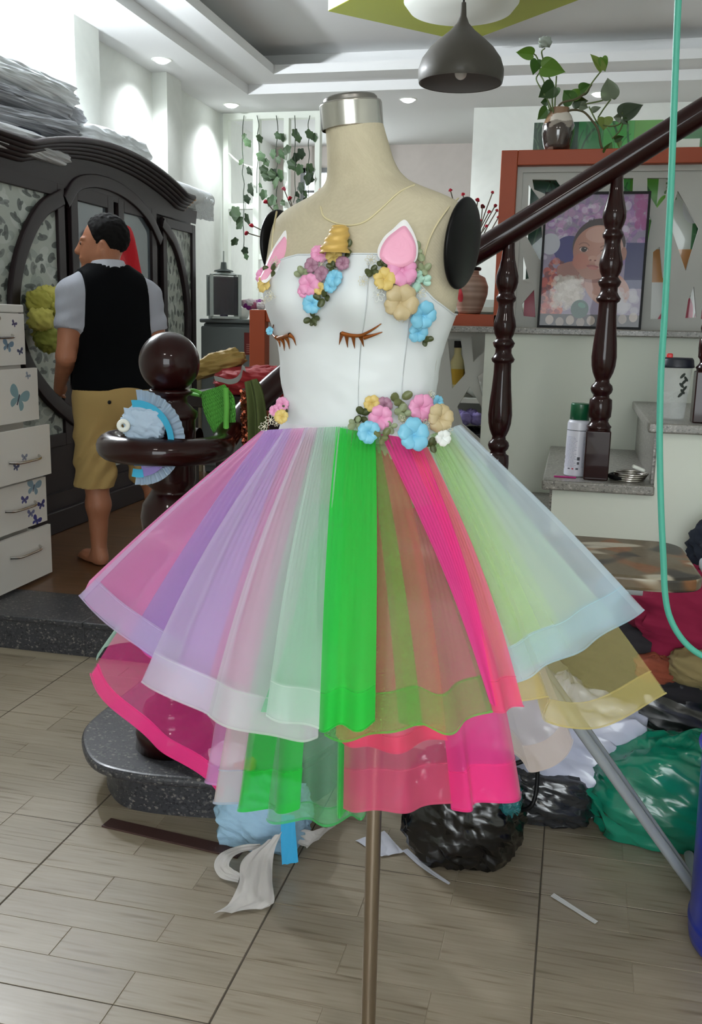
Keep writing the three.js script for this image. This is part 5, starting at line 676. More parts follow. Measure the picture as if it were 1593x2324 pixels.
// cloth flowers and leaves
{
  const petalGeo = (() => { const g = new THREE.SphereGeometry(1, 14, 10), p = g.attributes.position; for (let i = 0; i < p.count; i++) { let x = p.getX(i), y = p.getY(i), z = p.getZ(i); const wd = 0.5 * (0.5 + 0.45 * smooth(-1, 0.3, y)), dent = 1 - 0.18 * Math.exp(-((x / 0.35) ** 2)) * smooth(0.5, 1, y); x *= wd; z = z * 0.2 + 0.16 * (1 - y * y) + 0.12 * Math.sin(x * 14) * 0.3; p.setXYZ(i, x, (y * dent + 1) * 0.5, z); } g.computeVertexNormals(); return g; })();
  const leafP = (() => { const g = new THREE.SphereGeometry(1, 12, 10), p = g.attributes.position; for (let i = 0; i < p.count; i++) { const x = p.getX(i), y = p.getY(i), z = p.getZ(i); p.setXYZ(i, x * 0.38, (y + 1) * 0.5, z * 0.12 - 0.12 * Math.abs(x) + 0.03 * Math.sin(y * 18)); } g.computeVertexNormals(); return g; })();
  const bead = new THREE.SphereGeometry(0.12, 10, 8), loop = new THREE.TorusGeometry(0.28, 0.045, 6, 18).scale(0.55, 1, 1).translate(0, 0.42, 0.06);
  const silk = (c) => phy({ color: c, roughness: 0.42, sheen: 0.5, sheenRoughness: 0.4 });
  const C = { pink: silk(0xe59ac2), yel: silk(0xd8bd70), blue: silk(0x7fc4e2), mauve: silk(0xa5788f), beige: silk(0xc4b18a), cream: silk(0xd9d2ba), white: silk(0xe8ecea), dk: silk(0x444c28), sage: silk(0x8f9a78), olive: silk(0x6b7248), mint: silk(0xa9d0c0), lace: silk(0xdcd8c4) };
  const names = { pink: 'pink', yel: 'pale yellow', blue: 'sky blue', mauve: 'mauve', beige: 'beige', cream: 'cream', white: 'white', dk: 'dark green', sage: 'sage green', olive: 'olive', mint: 'mint', lace: 'cream lace' };
  const R = rng(21), list = (dx, dy, k, arr, lift) => arr.forEach(([x, y, r, col, kind]) => {
    const px = dx + x / k, py = dy + y / k, hit = py < 945 ? onBody(px, py, 0.008) : (() => { const u = ML(px, py, 0.1).x, w = 0.112 * Math.sqrt(Math.max(0.02, 1 - ((u - 0.012) / 0.15) ** 2)) + Math.max(0, (py - 950) / 1500) * 0.9; return { p: ML(px, py, w + 0.012), n: V((u - 0.012) * 5, 0.25, 1).normalize() }; })();
    const size = 1.2 * r / k * (MD - hit.p.z) / FOC, g = new THREE.Group(); g.name = numbered(kind === 'leaf' ? 'cloth_leaf' : 'cloth_flower'); g.userData.label = names[col] + (kind === 'leaf' ? ' cloth leaves' : ' cloth flower'); g.position.copy(hit.p); g.quaternion.setFromUnitVectors(V(0, 0, 1), hit.n.clone().lerp(V(0, 0.05, 1), 0.45).normalize()); dress.add(g);
    const rot = R() * 6.28, put = (nm, geo, mat, a, s, z, tilt) => { const m = part(nm, geo, mat, g); m.rotation.order = 'ZXY'; m.rotation.set(tilt, 0, a); m.scale.setScalar(s); m.position.z = z; return m; };
    if (kind === 'leaf') { for (let i = 0; i < 4; i++) put('leaf', leafP, C[col], rot + i * 1.75 + R() * 0.5, size * (0.8 + R() * 0.35), R() * 0.004, 0.25 + R() * 0.3).position.set((R() - 0.5) * size * 0.5, (R() - 0.5) * size * 0.5, R() * 0.005); }
    else if (kind === 'lace') { for (let i = 0; i < 7; i++) put('lace_loop', loop, C[col], rot + i * 0.9, size * (0.8 + R() * 0.3), R() * 0.004, 0.2 + R() * 0.2); put('bead', bead, C.cream, 0, size * 0.9, 0.004, 0); }
    else { const n = 5 + (R() < 0.4 ? 1 : 0); for (let i = 0; i < n; i++) put('petal', petalGeo, C[col], rot + i * 2 * Math.PI / n, size * (0.95 + R() * 0.15), 0.001, 0.28 + R() * 0.2); if (r > 42 && col !== 'beige') for (let i = 0; i < 3; i++) put('petal', petalGeo, C[col], rot + 0.5 + i * 1.57, size * 0.42, size * 0.16, 0.5); put('bead', bead, col === 'yel' ? C.beige : C[col], 0, size * 0.6, size * 0.26, 0); }
  });
  list(560, 560, 2.845, [[600, 32, 48, 'dk', 'leaf'], [662, 42, 42, 'dk', 'leaf'], [490, 72, 54, 'pink'], [590, 88, 50, 'yel'], [440, 142, 46, 'mauve'], [640, 132, 42, 'mauve'], [508, 132, 36, 'lace', 'lace'], [512, 192, 46, 'mauve'], [582, 152, 38, 'dk', 'leaf'], [368, 188, 46, 'sage', 'leaf'], [428, 255, 66, 'pink'], [385, 290, 40, 'pink'], [597, 222, 54, 'blue'], [576, 262, 44, 'blue'], [505, 276, 38, 'yel'], [520, 320, 48, 'dk', 'leaf'], [445, 360, 58, 'blue'], [438, 440, 40, 'dk', 'leaf'], [440, 472, 28, 'dk', 'leaf'],
    [110, 190, 44, 'pink'], [195, 182, 44, 'dk', 'leaf'], [165, 250, 54, 'yel'], [222, 128, 42, 'lace', 'lace'], [192, 318, 42, 'lace', 'lace'], [105, 270, 40, 'lace', 'lace'], [155, 545, 26, 'blue'], [120, 350, 34, 'lace', 'lace'],
    [800, 110, 48, 'lace', 'lace'], [866, 138, 40, 'dk', 'leaf'], [795, 180, 40, 'dk', 'leaf'], [985, 165, 92, 'pink'], [962, 90, 58, 'pink'], [1012, 195, 62, 'pink'], [1080, 48, 54, 'sage', 'leaf'], [1118, 150, 50, 'sage', 'leaf'], [1105, 230, 54, 'mint', 'leaf'], [1090, 200, 38, 'mint', 'leaf'], [870, 225, 68, 'yel'], [745, 240, 44, 'lace', 'lace'], [830, 312, 56, 'white', 'lace'], [1095, 295, 50, 'lace', 'lace'], [1030, 275, 44, 'lace', 'lace'], [970, 355, 104, 'beige'], [1112, 428, 84, 'blue'], [1085, 535, 60, 'blue'], [1140, 590, 40, 'dk', 'leaf'], [985, 440, 36, 'cream', 'lace'],
    [240, 1020, 44, 'pink'], [185, 1060, 36, 'pink'], [285, 1060, 32, 'dk', 'leaf'], [232, 1098, 46, 'yel'], [160, 1120, 46, 'lace', 'lace'], [120, 1160, 40, 'lace', 'lace'], [196, 1140, 34, 'cream', 'lace'],
    [805, 1008, 52, 'yel'], [880, 1022, 50, 'mauve'], [972, 985, 60, 'olive', 'leaf'], [1085, 1035, 84, 'pink'], [1110, 1060, 56, 'pink'], [1185, 1000, 46, 'blue'], [1150, 950, 36, 'lace', 'lace'], [742, 1085, 54, 'dk', 'leaf'], [862, 1105, 78, 'pink'], [980, 1072, 62, 'sage', 'leaf'], [705, 1132, 46, 'sage', 'leaf'], [785, 1195, 68, 'blue'], [1065, 1215, 100, 'blue'], [1235, 1105, 86, 'beige'], [1140, 1150, 46, 'lace', 'lace'], [1258, 1235, 50, 'white'], [1185, 1275, 44, 'dk', 'leaf'], [870, 1222, 50, 'olive', 'leaf'], [1285, 1180, 46, 'lace', 'lace'], [1000, 1120, 40, 'cream', 'lace'], [930, 1160, 36, 'sage', 'leaf']]);
}
// tulle skirt: panels hang from the waist in three tiers
{
  const cache = {}; const tulle = (c, o) => cache[c + '/' + o] ??= phy({ color: c, roughness: 0.85, transparent: true, opacity: o, transmission: 0.42, sheen: 0.25, sheenRoughness: 0.6 });
  const wWaist = (px, inset) => { const u = ML(px, 965, 0.08).x; return 0.118 * Math.sqrt(Math.max(0, 1 - ((u - 0.012) / 0.142) ** 2)) - inset; };
  function panel(label, top, hem, c, o, { inset = 0, back = false, band = 0.085, bandC = c, bandO = Math.min(0.9, o + 0.22), amp = 0.012, fr = 5, bulge = 0.02, ph = 0, edge = 0, gather = 0.0012 } = {}) {
    const T = spline(top.map(([x, y]) => ML(x, y, back ? -wWaist(x, 0) * 0.6 : wWaist(x, inset)))), Hm = spline(hem.map(([x, y, w]) => ML(x, y, w)));
    const f = (s, t, lift = 0) => { const a = T.getPoint(s), b = Hm.getPoint(s), p = a.clone().lerp(b, t); const out = V(p.x - 0.012, 0, p.z + 0.02).normalize(); return p.addScaledVector(out, bulge * Math.sin(Math.PI * t) + amp * t * t * Math.sin(s * fr * 6.283 + ph) * (t > 0.98 ? 1 : 1) + gather * (1 - t) ** 2 * Math.sin(s * 60 + ph) + lift); };
    const m = part('skirt_panel', grid((s, t) => f(s, t), 72, 48), tulle(c, o), dress, label);
    if (band) { const k = 1 - band; const bm = part('hem_band', grid((s, t) => f(s, mix(k, 1, t), -0.0025), 72, 8), tulle(bandC, bandO), m); bm.name = numbered('hem_band'); part('hem_edge', grid((s, t) => f(s, mix(1 - 0.007, 1, t), 0.0016), 72, 2), tulle(bandC, 0.6), m); part('hem_stitch', grid((s, t) => f(s, mix(k - 0.001, k + 0.0022, t), 0.0016), 72, 1), tulle(bandC, 0.45), m); }
    if (edge) for (const [a, b] of [[0, 0.05], [0.95, 1]]) part('fold_edge', grid((s, t) => f(mix(a, b, s), t, 0.0012), 4, 48), tulle(c, edge), m);
    return m;
  }
  const PINK = 0xff3c9e, ROSE = 0xff5a88, GREEN = 0x08dc44, LIL = 0xb79be6, WHITE = 0xe6e6ee, MINT = 0xbfe9d6, SKY = 0xb4d8ea, YEL = 0xe6d68a, LIME = 0xb4dd6a, VIO = 0xc06ae0, CREAM = 0xe9dcd6;
  // innermost and back tiers first
  panel('hot pink tulle back hem', [[640, 985], [720, 980]], [[205, 1530, -0.12], [262, 1615, -0.1], [350, 1690, -0.08], [430, 1742, -0.05], [502, 1812, -0.02]], PINK, 0.42, { back: true, bandO: 0.72, fr: 2, amp: 0.008, band: 0.05 });
  panel('mint tulle fold under the side', [[640, 985], [660, 985]], [[218, 1500, -0.2], [262, 1462, -0.16], [318, 1452, -0.1]], MINT, 0.6, { back: true, band: 0, fr: 1 });
  panel('white sheer back tulle', [[900, 985], [960, 985]], [[1150, 1700, -0.16], [1200, 1748, -0.2], [1250, 1742, -0.22], [1300, 1680, -0.2]], CREAM, 0.5, { back: true, fr: 1.5, band: 0.09 });
  panel('violet tulle under tier', [[680, 975], [760, 972]], [[470, 1770, 0.02], [520, 1790, 0.05], [560, 1800, 0.07]], 0xd9a4da, 0.45, { inset: 0.03, fr: 1.5, band: 0.06 });
  panel('white tulle lower strip', [[700, 975], [740, 972]], [[492, 1815, 0.06], [515, 1826, 0.08], [542, 1832, 0.09]], CREAM, 0.55, { inset: 0.03, fr: 1, band: 0.1, bandC: 0xc4d6ea });
  panel('bright green lower tier', [[735, 972], [775, 972]], [[541, 1834, 0.1], [600, 1842, 0.13], [679, 1836, 0.16]], GREEN, 0.62, { inset: 0.03, fr: 1.5, band: 0.115, bandO: 0.6 });
  panel('sheer mint lower tier', [[760, 972], [830, 972]], [[606, 1860, 0.12], [700, 1868, 0.15], [790, 1862, 0.15], [830, 1846, 0.15]], 0x8fd2a8, 0.42, { inset: 0.034, fr: 2.5, band: 0.05, bandC: 0x3fc86a, bandO: 0.4 });
  panel('green strip of the lower tier', [[790, 972], [815, 972]], [[764, 1846, 0.15], [778, 1850, 0.16], [792, 1848, 0.16]], GREEN, 0.62, { inset: 0.028, fr: 1, band: 0 });
  panel('rose lower tier', [[800, 972], [890, 985]], [[779, 1834, 0.18], [830, 1842, 0.21], [900, 1842, 0.22], [960, 1834, 0.2], [1030, 1818, 0.16]], 0xf0608e, 0.55, { inset: 0.028, fr: 2.2, amp: 0.006, band: 0.115, bandO: 0.5 });
  panel('hot pink lower tier', [[880, 985], [950, 990]], [[1026, 1838, 0.17], [1100, 1828, 0.18], [1192, 1802, 0.12]], PINK, 0.78, { inset: 0.024, fr: 1.6, band: 0.11, bandO: 0.7 });
  panel('yellow tulle side tier', [[920, 985], [1000, 975]], [[1172, 1592, 0.16], [1238, 1582, 0.13], [1250, 1640, 0.04], [1330, 1655, 0.0], [1430, 1625, -0.06], [1512, 1574, -0.12]], YEL, 0.36, { inset: 0.02, fr: 2, amp: 0.006, band: 0.1, bandO: 0.42 });
  panel('rose middle tier', [[790, 975], [900, 990]], [[762, 1668, 0.24], [830, 1702, 0.29], [910, 1700, 0.3], [1014, 1680, 0.26]], ROSE, 0.62, { inset: 0.016, fr: 2, band: 0.05, bandO: 0.7 });
  // pink layer that glows through the lilac side
  panel('pink under layer of the side', [[592, 978], [690, 972]], [[203, 1318, -0.06], [222, 1392, 0.03], [312, 1462, 0.1], [420, 1520, 0.18], [560, 1560, 0.24]], 0xff64c4, 0.78, { inset: 0.012, fr: 2, band: 0, bulge: 0.006 });
  panel('violet pleat', [[602, 976], [662, 972]], [[292, 1448, 0.1], [372, 1508, 0.18], [462, 1580, 0.235]], 0xb088ea, 0.72, { inset: 0.006, fr: 1, amp: 0.004, band: 0, bulge: 0.006 });
  panel('pale pink pleat', [[690, 972], [740, 970]], [[500, 1580, 0.27], [560, 1600, 0.29], [620, 1610, 0.3]], 0xd89ac0, 0.55, { inset: 0.006, fr: 1.4, amp: 0.006, band: 0, bulge: 0.006 });
  panel('mint inner pleat', [[720, 970], [790, 968]], [[560, 1600, 0.3], [650, 1630, 0.33], [740, 1630, 0.33]], 0x7fd8a4, 0.55, { inset: 0.004, fr: 2, amp: 0.006, band: 0, bulge: 0.006 });
  // outer tier
  panel('sheer lilac outer panel', [[600, 976], [648, 973]], [[180, 1352, -0.02], [262, 1424, 0.09], [352, 1500, 0.18], [390, 1530, 0.21]], 0xd8cced, 0.3, { fr: 1, amp: 0.006, bandC: 0xd8caf0, bandO: 0.72, band: 0.105, bulge: 0.008, edge: 0.5 });
  panel('sheer white lilac outer panel', [[648, 973], [700, 970]], [[322, 1548, 0.24], [390, 1580, 0.27], [440, 1612, 0.28], [490, 1634, 0.28]], 0xdcd2ea, 0.46, { fr: 1, amp: 0.006, bandC: 0xe6e4ee, bandO: 0.78, band: 0.115, edge: 0.45 });
  panel('sheer white outer panel', [[695, 970], [735, 970]], [[472, 1622, 0.31], [530, 1648, 0.33], [600, 1672, 0.33], [680, 1684, 0.32], [724, 1668, 0.31]], 0xe0dce6, 0.5, { fr: 1.3, amp: 0.008, bandC: 0xe4ece8, bandO: 0.7, band: 0.115, edge: 0.45 });
  panel('pale mint outer pleat', [[725, 970], [772, 968]], [[604, 1624, 0.35], [660, 1642, 0.36], [728, 1656, 0.35]], 0xd4ece2, 0.42, { fr: 1, amp: 0.006, bandC: 0xe0eee8, bandO: 0.68, band: 0.115, edge: 0.4 });
  panel('sheer green outer panel', [[800, 968], [880, 985]], [[736, 1668, 0.33], [800, 1682, 0.345], [870, 1662, 0.35], [950, 1648, 0.345], [1010, 1664, 0.34], [1060, 1640, 0.33], [1122, 1608, 0.3]], 0x6cb860, 0.32, { inset: 0.004, fr: 3.2, amp: 0.007, bandC: 0x4fd040, bandO: 0.42, band: 0.125, edge: 0.3 });
  panel('green pleat line', [[836, 980], [858, 985]], [[905, 1640, 0.345], [935, 1645, 0.345], [960, 1650, 0.345]], 0x48d048, 0.4, { inset: 0.004, fr: 0.6, amp: 0.003, band: 0 });
  panel('bright green outer panel', [[763, 969], [852, 985]], [[724, 1658, 0.355], [760, 1650, 0.37], [800, 1655, 0.375], [852, 1640, 0.37]], GREEN, 0.86, { fr: 1.6, amp: 0.01, bandO: 0.6, band: 0.12 });
  panel('hot pink outer pleat', [[920, 992], [962, 998]], [[1118, 1616, 0.31], [1150, 1612, 0.31], [1188, 1604, 0.3]], 0xff5c92, 0.72, { fr: 1, amp: 0.006, bandO: 0.62, band: 0.11, bulge: 0.022 });
  panel('saturated pink gathers', [[864, 985], [950, 998]], [[1112, 1596, 0.312], [1122, 1602, 0.312], [1132, 1606, 0.312]], 0xff38a4, 0.85, { fr: 1, amp: 0.002, band: 0, bulge: 0.024 });
  panel('pale yellow inner gathers', [[950, 992], [1030, 975]], [[1130, 1500, 0.165], [1230, 1450, 0.15], [1330, 1400, 0.11]], 0xf4eecc, 0.6, { inset: 0.045, fr: 2, amp: 0.004, gather: 0, band: 0, bulge: -0.01 });
  panel('mint inner layer', [[960, 992], [1036, 970]], [[1160, 1526, 0.195], [1240, 1486, 0.175], [1330, 1438, 0.14], [1392, 1400, 0.09]], 0xdcf8e8, 0.6, { edge: 0.3, inset: 0.03, fr: 2, amp: 0.003, gather: 0, band: 0, bulge: -0.006 });
  [[958, 996, 1138, 1534, 1176, 1530, 0.246], [966, 1010, 1160, 1532, 1212, 1510, 0.24], [974, 1024, 1186, 1522, 1256, 1486, 0.228], [982, 1030, 1214, 1508, 1300, 1464, 0.2]].forEach(([t0, t1, x0, y0, x1, y1, w], i) => panel('yellow green gathers', [[t0, 992], [t1, 980]], [[x0, y0, w], [(x0 + x1) / 2, (y0 + y1) / 2 + 3, w - 0.006], [x1, y1, w - 0.015]], [0xb4f058, 0xbaf25e, 0xc8f470, 0xd4f690][i], 0.4, { inset: 0.006 + i * 0.005, fr: 1, amp: 0, gather: 0, band: 0, bulge: 0.002 - i * 0.002 }));
  panel('pale blue outer panel', [[960, 992], [1040, 965]], [[1168, 1550, 0.27], [1250, 1508, 0.25], [1350, 1456, 0.2], [1457, 1384, 0.12]], 0xdcecf6, 0.32, { fr: 2.4, amp: 0.004, bandC: 0xc4e6f8, bandO: 0.6, band: 0.13, bulge: 0.008, edge: 0.4 });
  panel('sheer blue side panel', [[1000, 985], [1042, 964]], [[1215, 1500, 0.1], [1300, 1450, 0.06], [1380, 1410, 0.02], [1425, 1345, -0.04]], 0xd8e4f2, 0.42, { inset: 0.02, fr: 2, bandC: 0xb2d4ea, bandO: 0.5, band: 0.12, bulge: 0.006, edge: 0.4 });
  panel('sheer grey blue back side panel', [[1010, 980], [1044, 963]], [[1290, 1400, -0.05], [1350, 1360, -0.1], [1400, 1325, -0.14]], 0xc8d2e0, 0.36, { inset: 0.03, fr: 1.5, band: 0.1, bulge: 0.004, edge: 0.4 });
}
// ---------- cloths round the newel ----------
{
  const D = 2.205, Q = (x, y, d = 0) => at(x, y, D + d), c0 = Q(318, 996);
  const t = thing('ruffled_cap', 'pale blue ruffled cloth cap with cyan ribbon tucked behind the handrail ring', 'cap', c0);
  const sc = D / FOC * 1.02, blue = std({ color: 0xb4c9de, roughness: 0.9, bumpMap: weaveBump, bumpScale: 0.001 }), cyan = std({ color: 0x3aa9d0, roughness: 0.7 }), lilac = std({ color: 0x8f7fc0, roughness: 0.8 });
  const fan = (r0, r1, a0, a1, amp, fr, z, fz) => grid((s, v) => { const a = mix(a0, a1, s), r = mix(r0, r1, v) * sc, w = amp * v * Math.sin(s * fr) * sc; return V(Math.cos(a) * (r + w * 0.3), Math.sin(a) * r, z + w + fz * v); }, 160, 8);
  part('ruffle', fan(86, 119, 1.62, 0.06, 5, 70, 0.0, 0.006), blue, t); part('ruffle', fan(76, 112, -0.42, -1.7, 5, 60, 0.0, 0.006), blue, t);
  part('ribbon', fan(78, 95, 1.72, 0.04, 1, 9, 0.014, 0.002), cyan, t, 'cyan ribbon'); part('ribbon', fan(60, 90, -0.35, -1.45, 1, 9, 0.014, 0.002), lilac, t, 'lilac ribbon'); part('ribbon', fan(72, 92, -1.4, -1.75, 1, 4, 0.016, 0.002), cyan, t, 'cyan ribbon');
  part('crown', bundle([0.052, 0.04, 0.02], 12, { amp: 0.22, freq: 9, crease: 0.14, flat: false, seg: 48 }).translate(0.012, -0.012, 0.0), blue, t); part('crown', bundle([0.05, 0.026, 0.028], 19, { amp: 0.22, freq: 9, crease: 0.14, flat: false, seg: 40 }).translate(0.034, -0.075, 0.0), std({ color: 0xa9a6cf, roughness: 0.9 }), t);
  part('button', new THREE.TorusGeometry(0.011, 0.006, 10, 20).rotateY(0.4).translate(-0.03, 0.035, 0.03), M.whitePaint, t);
}
{
  const D = 2.42, Q = (x, y, d = 0) => at(x, y, D + d);
  const quad = (L1, R1, d, fold = 0.01, fr = 9) => { const a = spline(L1.map((q) => Q(...q))), b = spline(R1.map((q) => Q(...q))); return grid((s, v) => a.getPoint(v).lerp(b.getPoint(v), s).add(V(0, 0, d + fold * Math.sin(s * fr + v * 2) * (0.3 + v))), 30, 30); };
  const knit = tex(128, 128, (u, v) => { const k = Math.abs(Math.sin(u * Math.PI * 10 + (Math.floor(v * 12) % 2) * 1.57)) * 90 + 100 * Math.abs(Math.sin(v * Math.PI * 12)); return [k, k, k]; }, false, [1.6, 1.6]);
  const g = thing('green_bag', 'bright green knitted mesh bag hanging by its strap from the handrail', 'bag');
  part('bag', quad([[456, 890], [462, 930], [482, 975], [506, 1012], [515, 1026]], [[510, 872], [530, 900], [534, 940], [530, 985], [527, 1025]], 0, 0.008), std({ color: 0x54a33c, roughness: 0.85, bumpMap: knit, bumpScale: 0.006 }), g);
  part('strap', tube([Q(512, 880, -0.03), Q(514, 920, -0.03), Q(513, 970, -0.03), Q(517, 1015, -0.03)], 0.008, 24, 7), std({ color: 0x64b347, roughness: 0.8 }), g); part('strap', tube([Q(458, 893, 0), Q(440, 886, 0), Q(420, 889, 0.02), Q(414, 884, 0.04), Q(432, 893, 0.03), Q(456, 898, 0)], 0.005, 30, 7), std({ color: 0x64b347, roughness: 0.8 }), g);
  const s = thing('sequin_strip', 'strip of copper sequins hanging between the green bag and olive cloth', 'trim');
  part('backing', quad([[540, 884], [541, 930], [543, 975], [546, 1020]], [[562, 880], [566, 930], [568, 975], [570, 1020]], -0.02, 0.003), std({ color: 0x3a1c16, roughness: 0.6 }), s);
  const sq = new THREE.CylinderGeometry(0.0042, 0.0042, 0.0008, 10).rotateX(Math.PI / 2), cm = std({ color: 0x8a4a34, metalness: 0.9, roughness: 0.25 }), R = rng(6), inst = new THREE.InstancedMesh(sq, cm, 220), mm = new THREE.Matrix4();
  for (let i = 0; i < 220; i++) { const p = Q(543 + R() * 22 + (i / 220) * 4, 886 + (i / 220) * 130, 0.0).add(V(0, 0, -0.012 + R() * 0.004)); mm.makeRotationFromEuler(new THREE.Euler((R() - 0.5) * 1.2, (R() - 0.5) * 1.2, 0)).setPosition(p); inst.setMatrixAt(i, mm); } inst.name = 'sequins'; inst.userData.kind = 'stuff'; inst.castShadow = inst.receiveShadow = true; s.add(inst);
  const o = thing('olive_cloth', 'olive green cloth draped over the lower handrail beside the dress', 'cloth');
  part('cloth', quad([[560, 866], [566, 900], [570, 940], [572, 1000]], [[588, 858], [600, 880], [612, 930], [620, 1000]], 0.02, 0.012, 12), std({ color: 0x4f5a2e, roughness: 0.9 }), o);
}
{
  const t = thing('side_table', 'small dark table with a red cloth behind the newel post', 'table', V(-0.98, 0, -2.86)); part('tabletop', rbox(-0.2, 0.14, 1.06, 1.1, -0.2, 0.16, 0.006), M.darkWood, t); for (const [x, z] of [[-0.17, 0.12], [0.11, 0.12], [-0.17, -0.16], [0.11, -0.16]]) part('leg', rbox(x - 0.02, x + 0.02, 0, 1.06, z - 0.02, z + 0.02, 0.004), M.darkWood, t);
  const r = thing('red_cloth', 'dark red cloth heaped on the small table behind the newel', 'cloth', V(-0.92, 1.1, -2.83)); part('cloth', bundle([0.15, 0.045, 0.13], 44, { amp: 0.15, crease: 0.14, freq: 7, seg: 48 }), std({ color: 0x8c1218, roughness: 0.8 }), r);
  const b = thing('crumpled_paper', 'crumpled tan brown wrapping paper lying beside the newel ball', 'paper', at(500, 846, 2.85)); const bm = part('paper', bundle([0.075, 0.032, 0.05], 52, { amp: 0.2, crease: 0.2, freq: 5, seg: 40 }), std({ color: 0x9b8146, roughness: 0.7, side: THREE.DoubleSide }), b); bm.rotation.z = 0.35;
  const w = thing('white_strap', 'curling white cloth strap lying on the red cloth', 'strap'); const c = spline([[488, 858], [505, 862], [520, 866], [538, 862], [548, 850], [552, 834], [558, 838]].map(([x, y]) => at(x, y, 2.68))); part('strap', grid((s, v) => { const p = c.getPoint(v); return p.add(V(0.004 * s, (s - 0.5) * 0.016, 0.02 * s)); }, 4, 40), std({ color: 0xc9d0cc, roughness: 0.8 }), w);
}
// ---------- ironing board ----------
{
  const y = 0.85, t = thing('ironing_board', 'ironing board with a brown camouflage cover on grey tube legs by the stairs', 'ironing board', V(0, 0, -2.04));
  const camo = tex(512, 256, (u, v) => { const a = nz(u * 7, v * 6, 1), b = nz(u * 9 + 4, v * 5, 6), c = nz(u * 5, v * 9 + 3, 11), g = 6 * nz(u * 60, v * 40, 2); const p = smooth(0.1, 0.3, a), q = smooth(0.08, 0.28, b), r = smooth(0.18, 0.34, c); return [98, 86, 66].map((k, i) => mix(mix(mix(k, [118, 76, 42][i], q), [172, 164, 146][i], r), [48, 43, 36][i], p) + g); });
  const sh = new THREE.Shape(); sh.moveTo(-0.9, -0.155); sh.lineTo(0.16, -0.165); sh.quadraticCurveTo(0.25, -0.165, 0.262, -0.12); sh.lineTo(0.25, 0.12); sh.quadraticCurveTo(0.24, 0.168, 0.19, 0.17); sh.lineTo(-0.9, 0.165); sh.closePath();
  const g = new THREE.ExtrudeGeometry(sh, { depth: 0.014, bevelEnabled: true, bevelThickness: 0.008, bevelSize: 0.008, bevelSegments: 3 }); g.rotateX(-Math.PI / 2).translate(0, y - 0.022, 0);
  part('cover', metreUV(g, 1.6), phy({ map: camo, roughness: 0.55, clearcoat: 0.2 }), t);
  for (const z of [0.12, -0.12]) part('frame_tube', rod(V(-0.7, y - 0.04, z), V(0.16, y - 0.04, z), 0.012), M.greyPaint, t);
  const foot = V(0.362, 0.014, -0.16), mid = at(1335, 1665, 2.12).sub(t.position), dir = mid.clone().sub(foot).normalize(), top = foot.clone().addScaledVector(dir, (y - 0.06) / dir.y);
  for (const dz of [0, 0.06]) { part('leg', rod(foot.clone().add(V(0, 0, dz * 0.5)), top.clone().add(V(0, 0, dz)), 0.0125), M.greyPaint, t); }
  const a = at(1400, 1312, 1.96).sub(t.position), b = at(1340, 1372, 2.0).sub(t.position), d2 = b.clone().sub(a).normalize(); part('leg', rod(a, a.clone().addScaledVector(d2, (a.y - 0.02) / -d2.y), 0.0125), M.greyPaint, t);
  part('foot_bar', rod(V(0.362, 0.014, -0.3), V(0.362, 0.014, 0.1), 0.0125), M.greyPaint, t);
  part('iron_rest', rbox(0.285, 0.4, y - 0.03, y - 0.004, -0.06, 0.1, 0.008), phy({ color: 0xa9b0b8, roughness: 0.3 }), t);
}
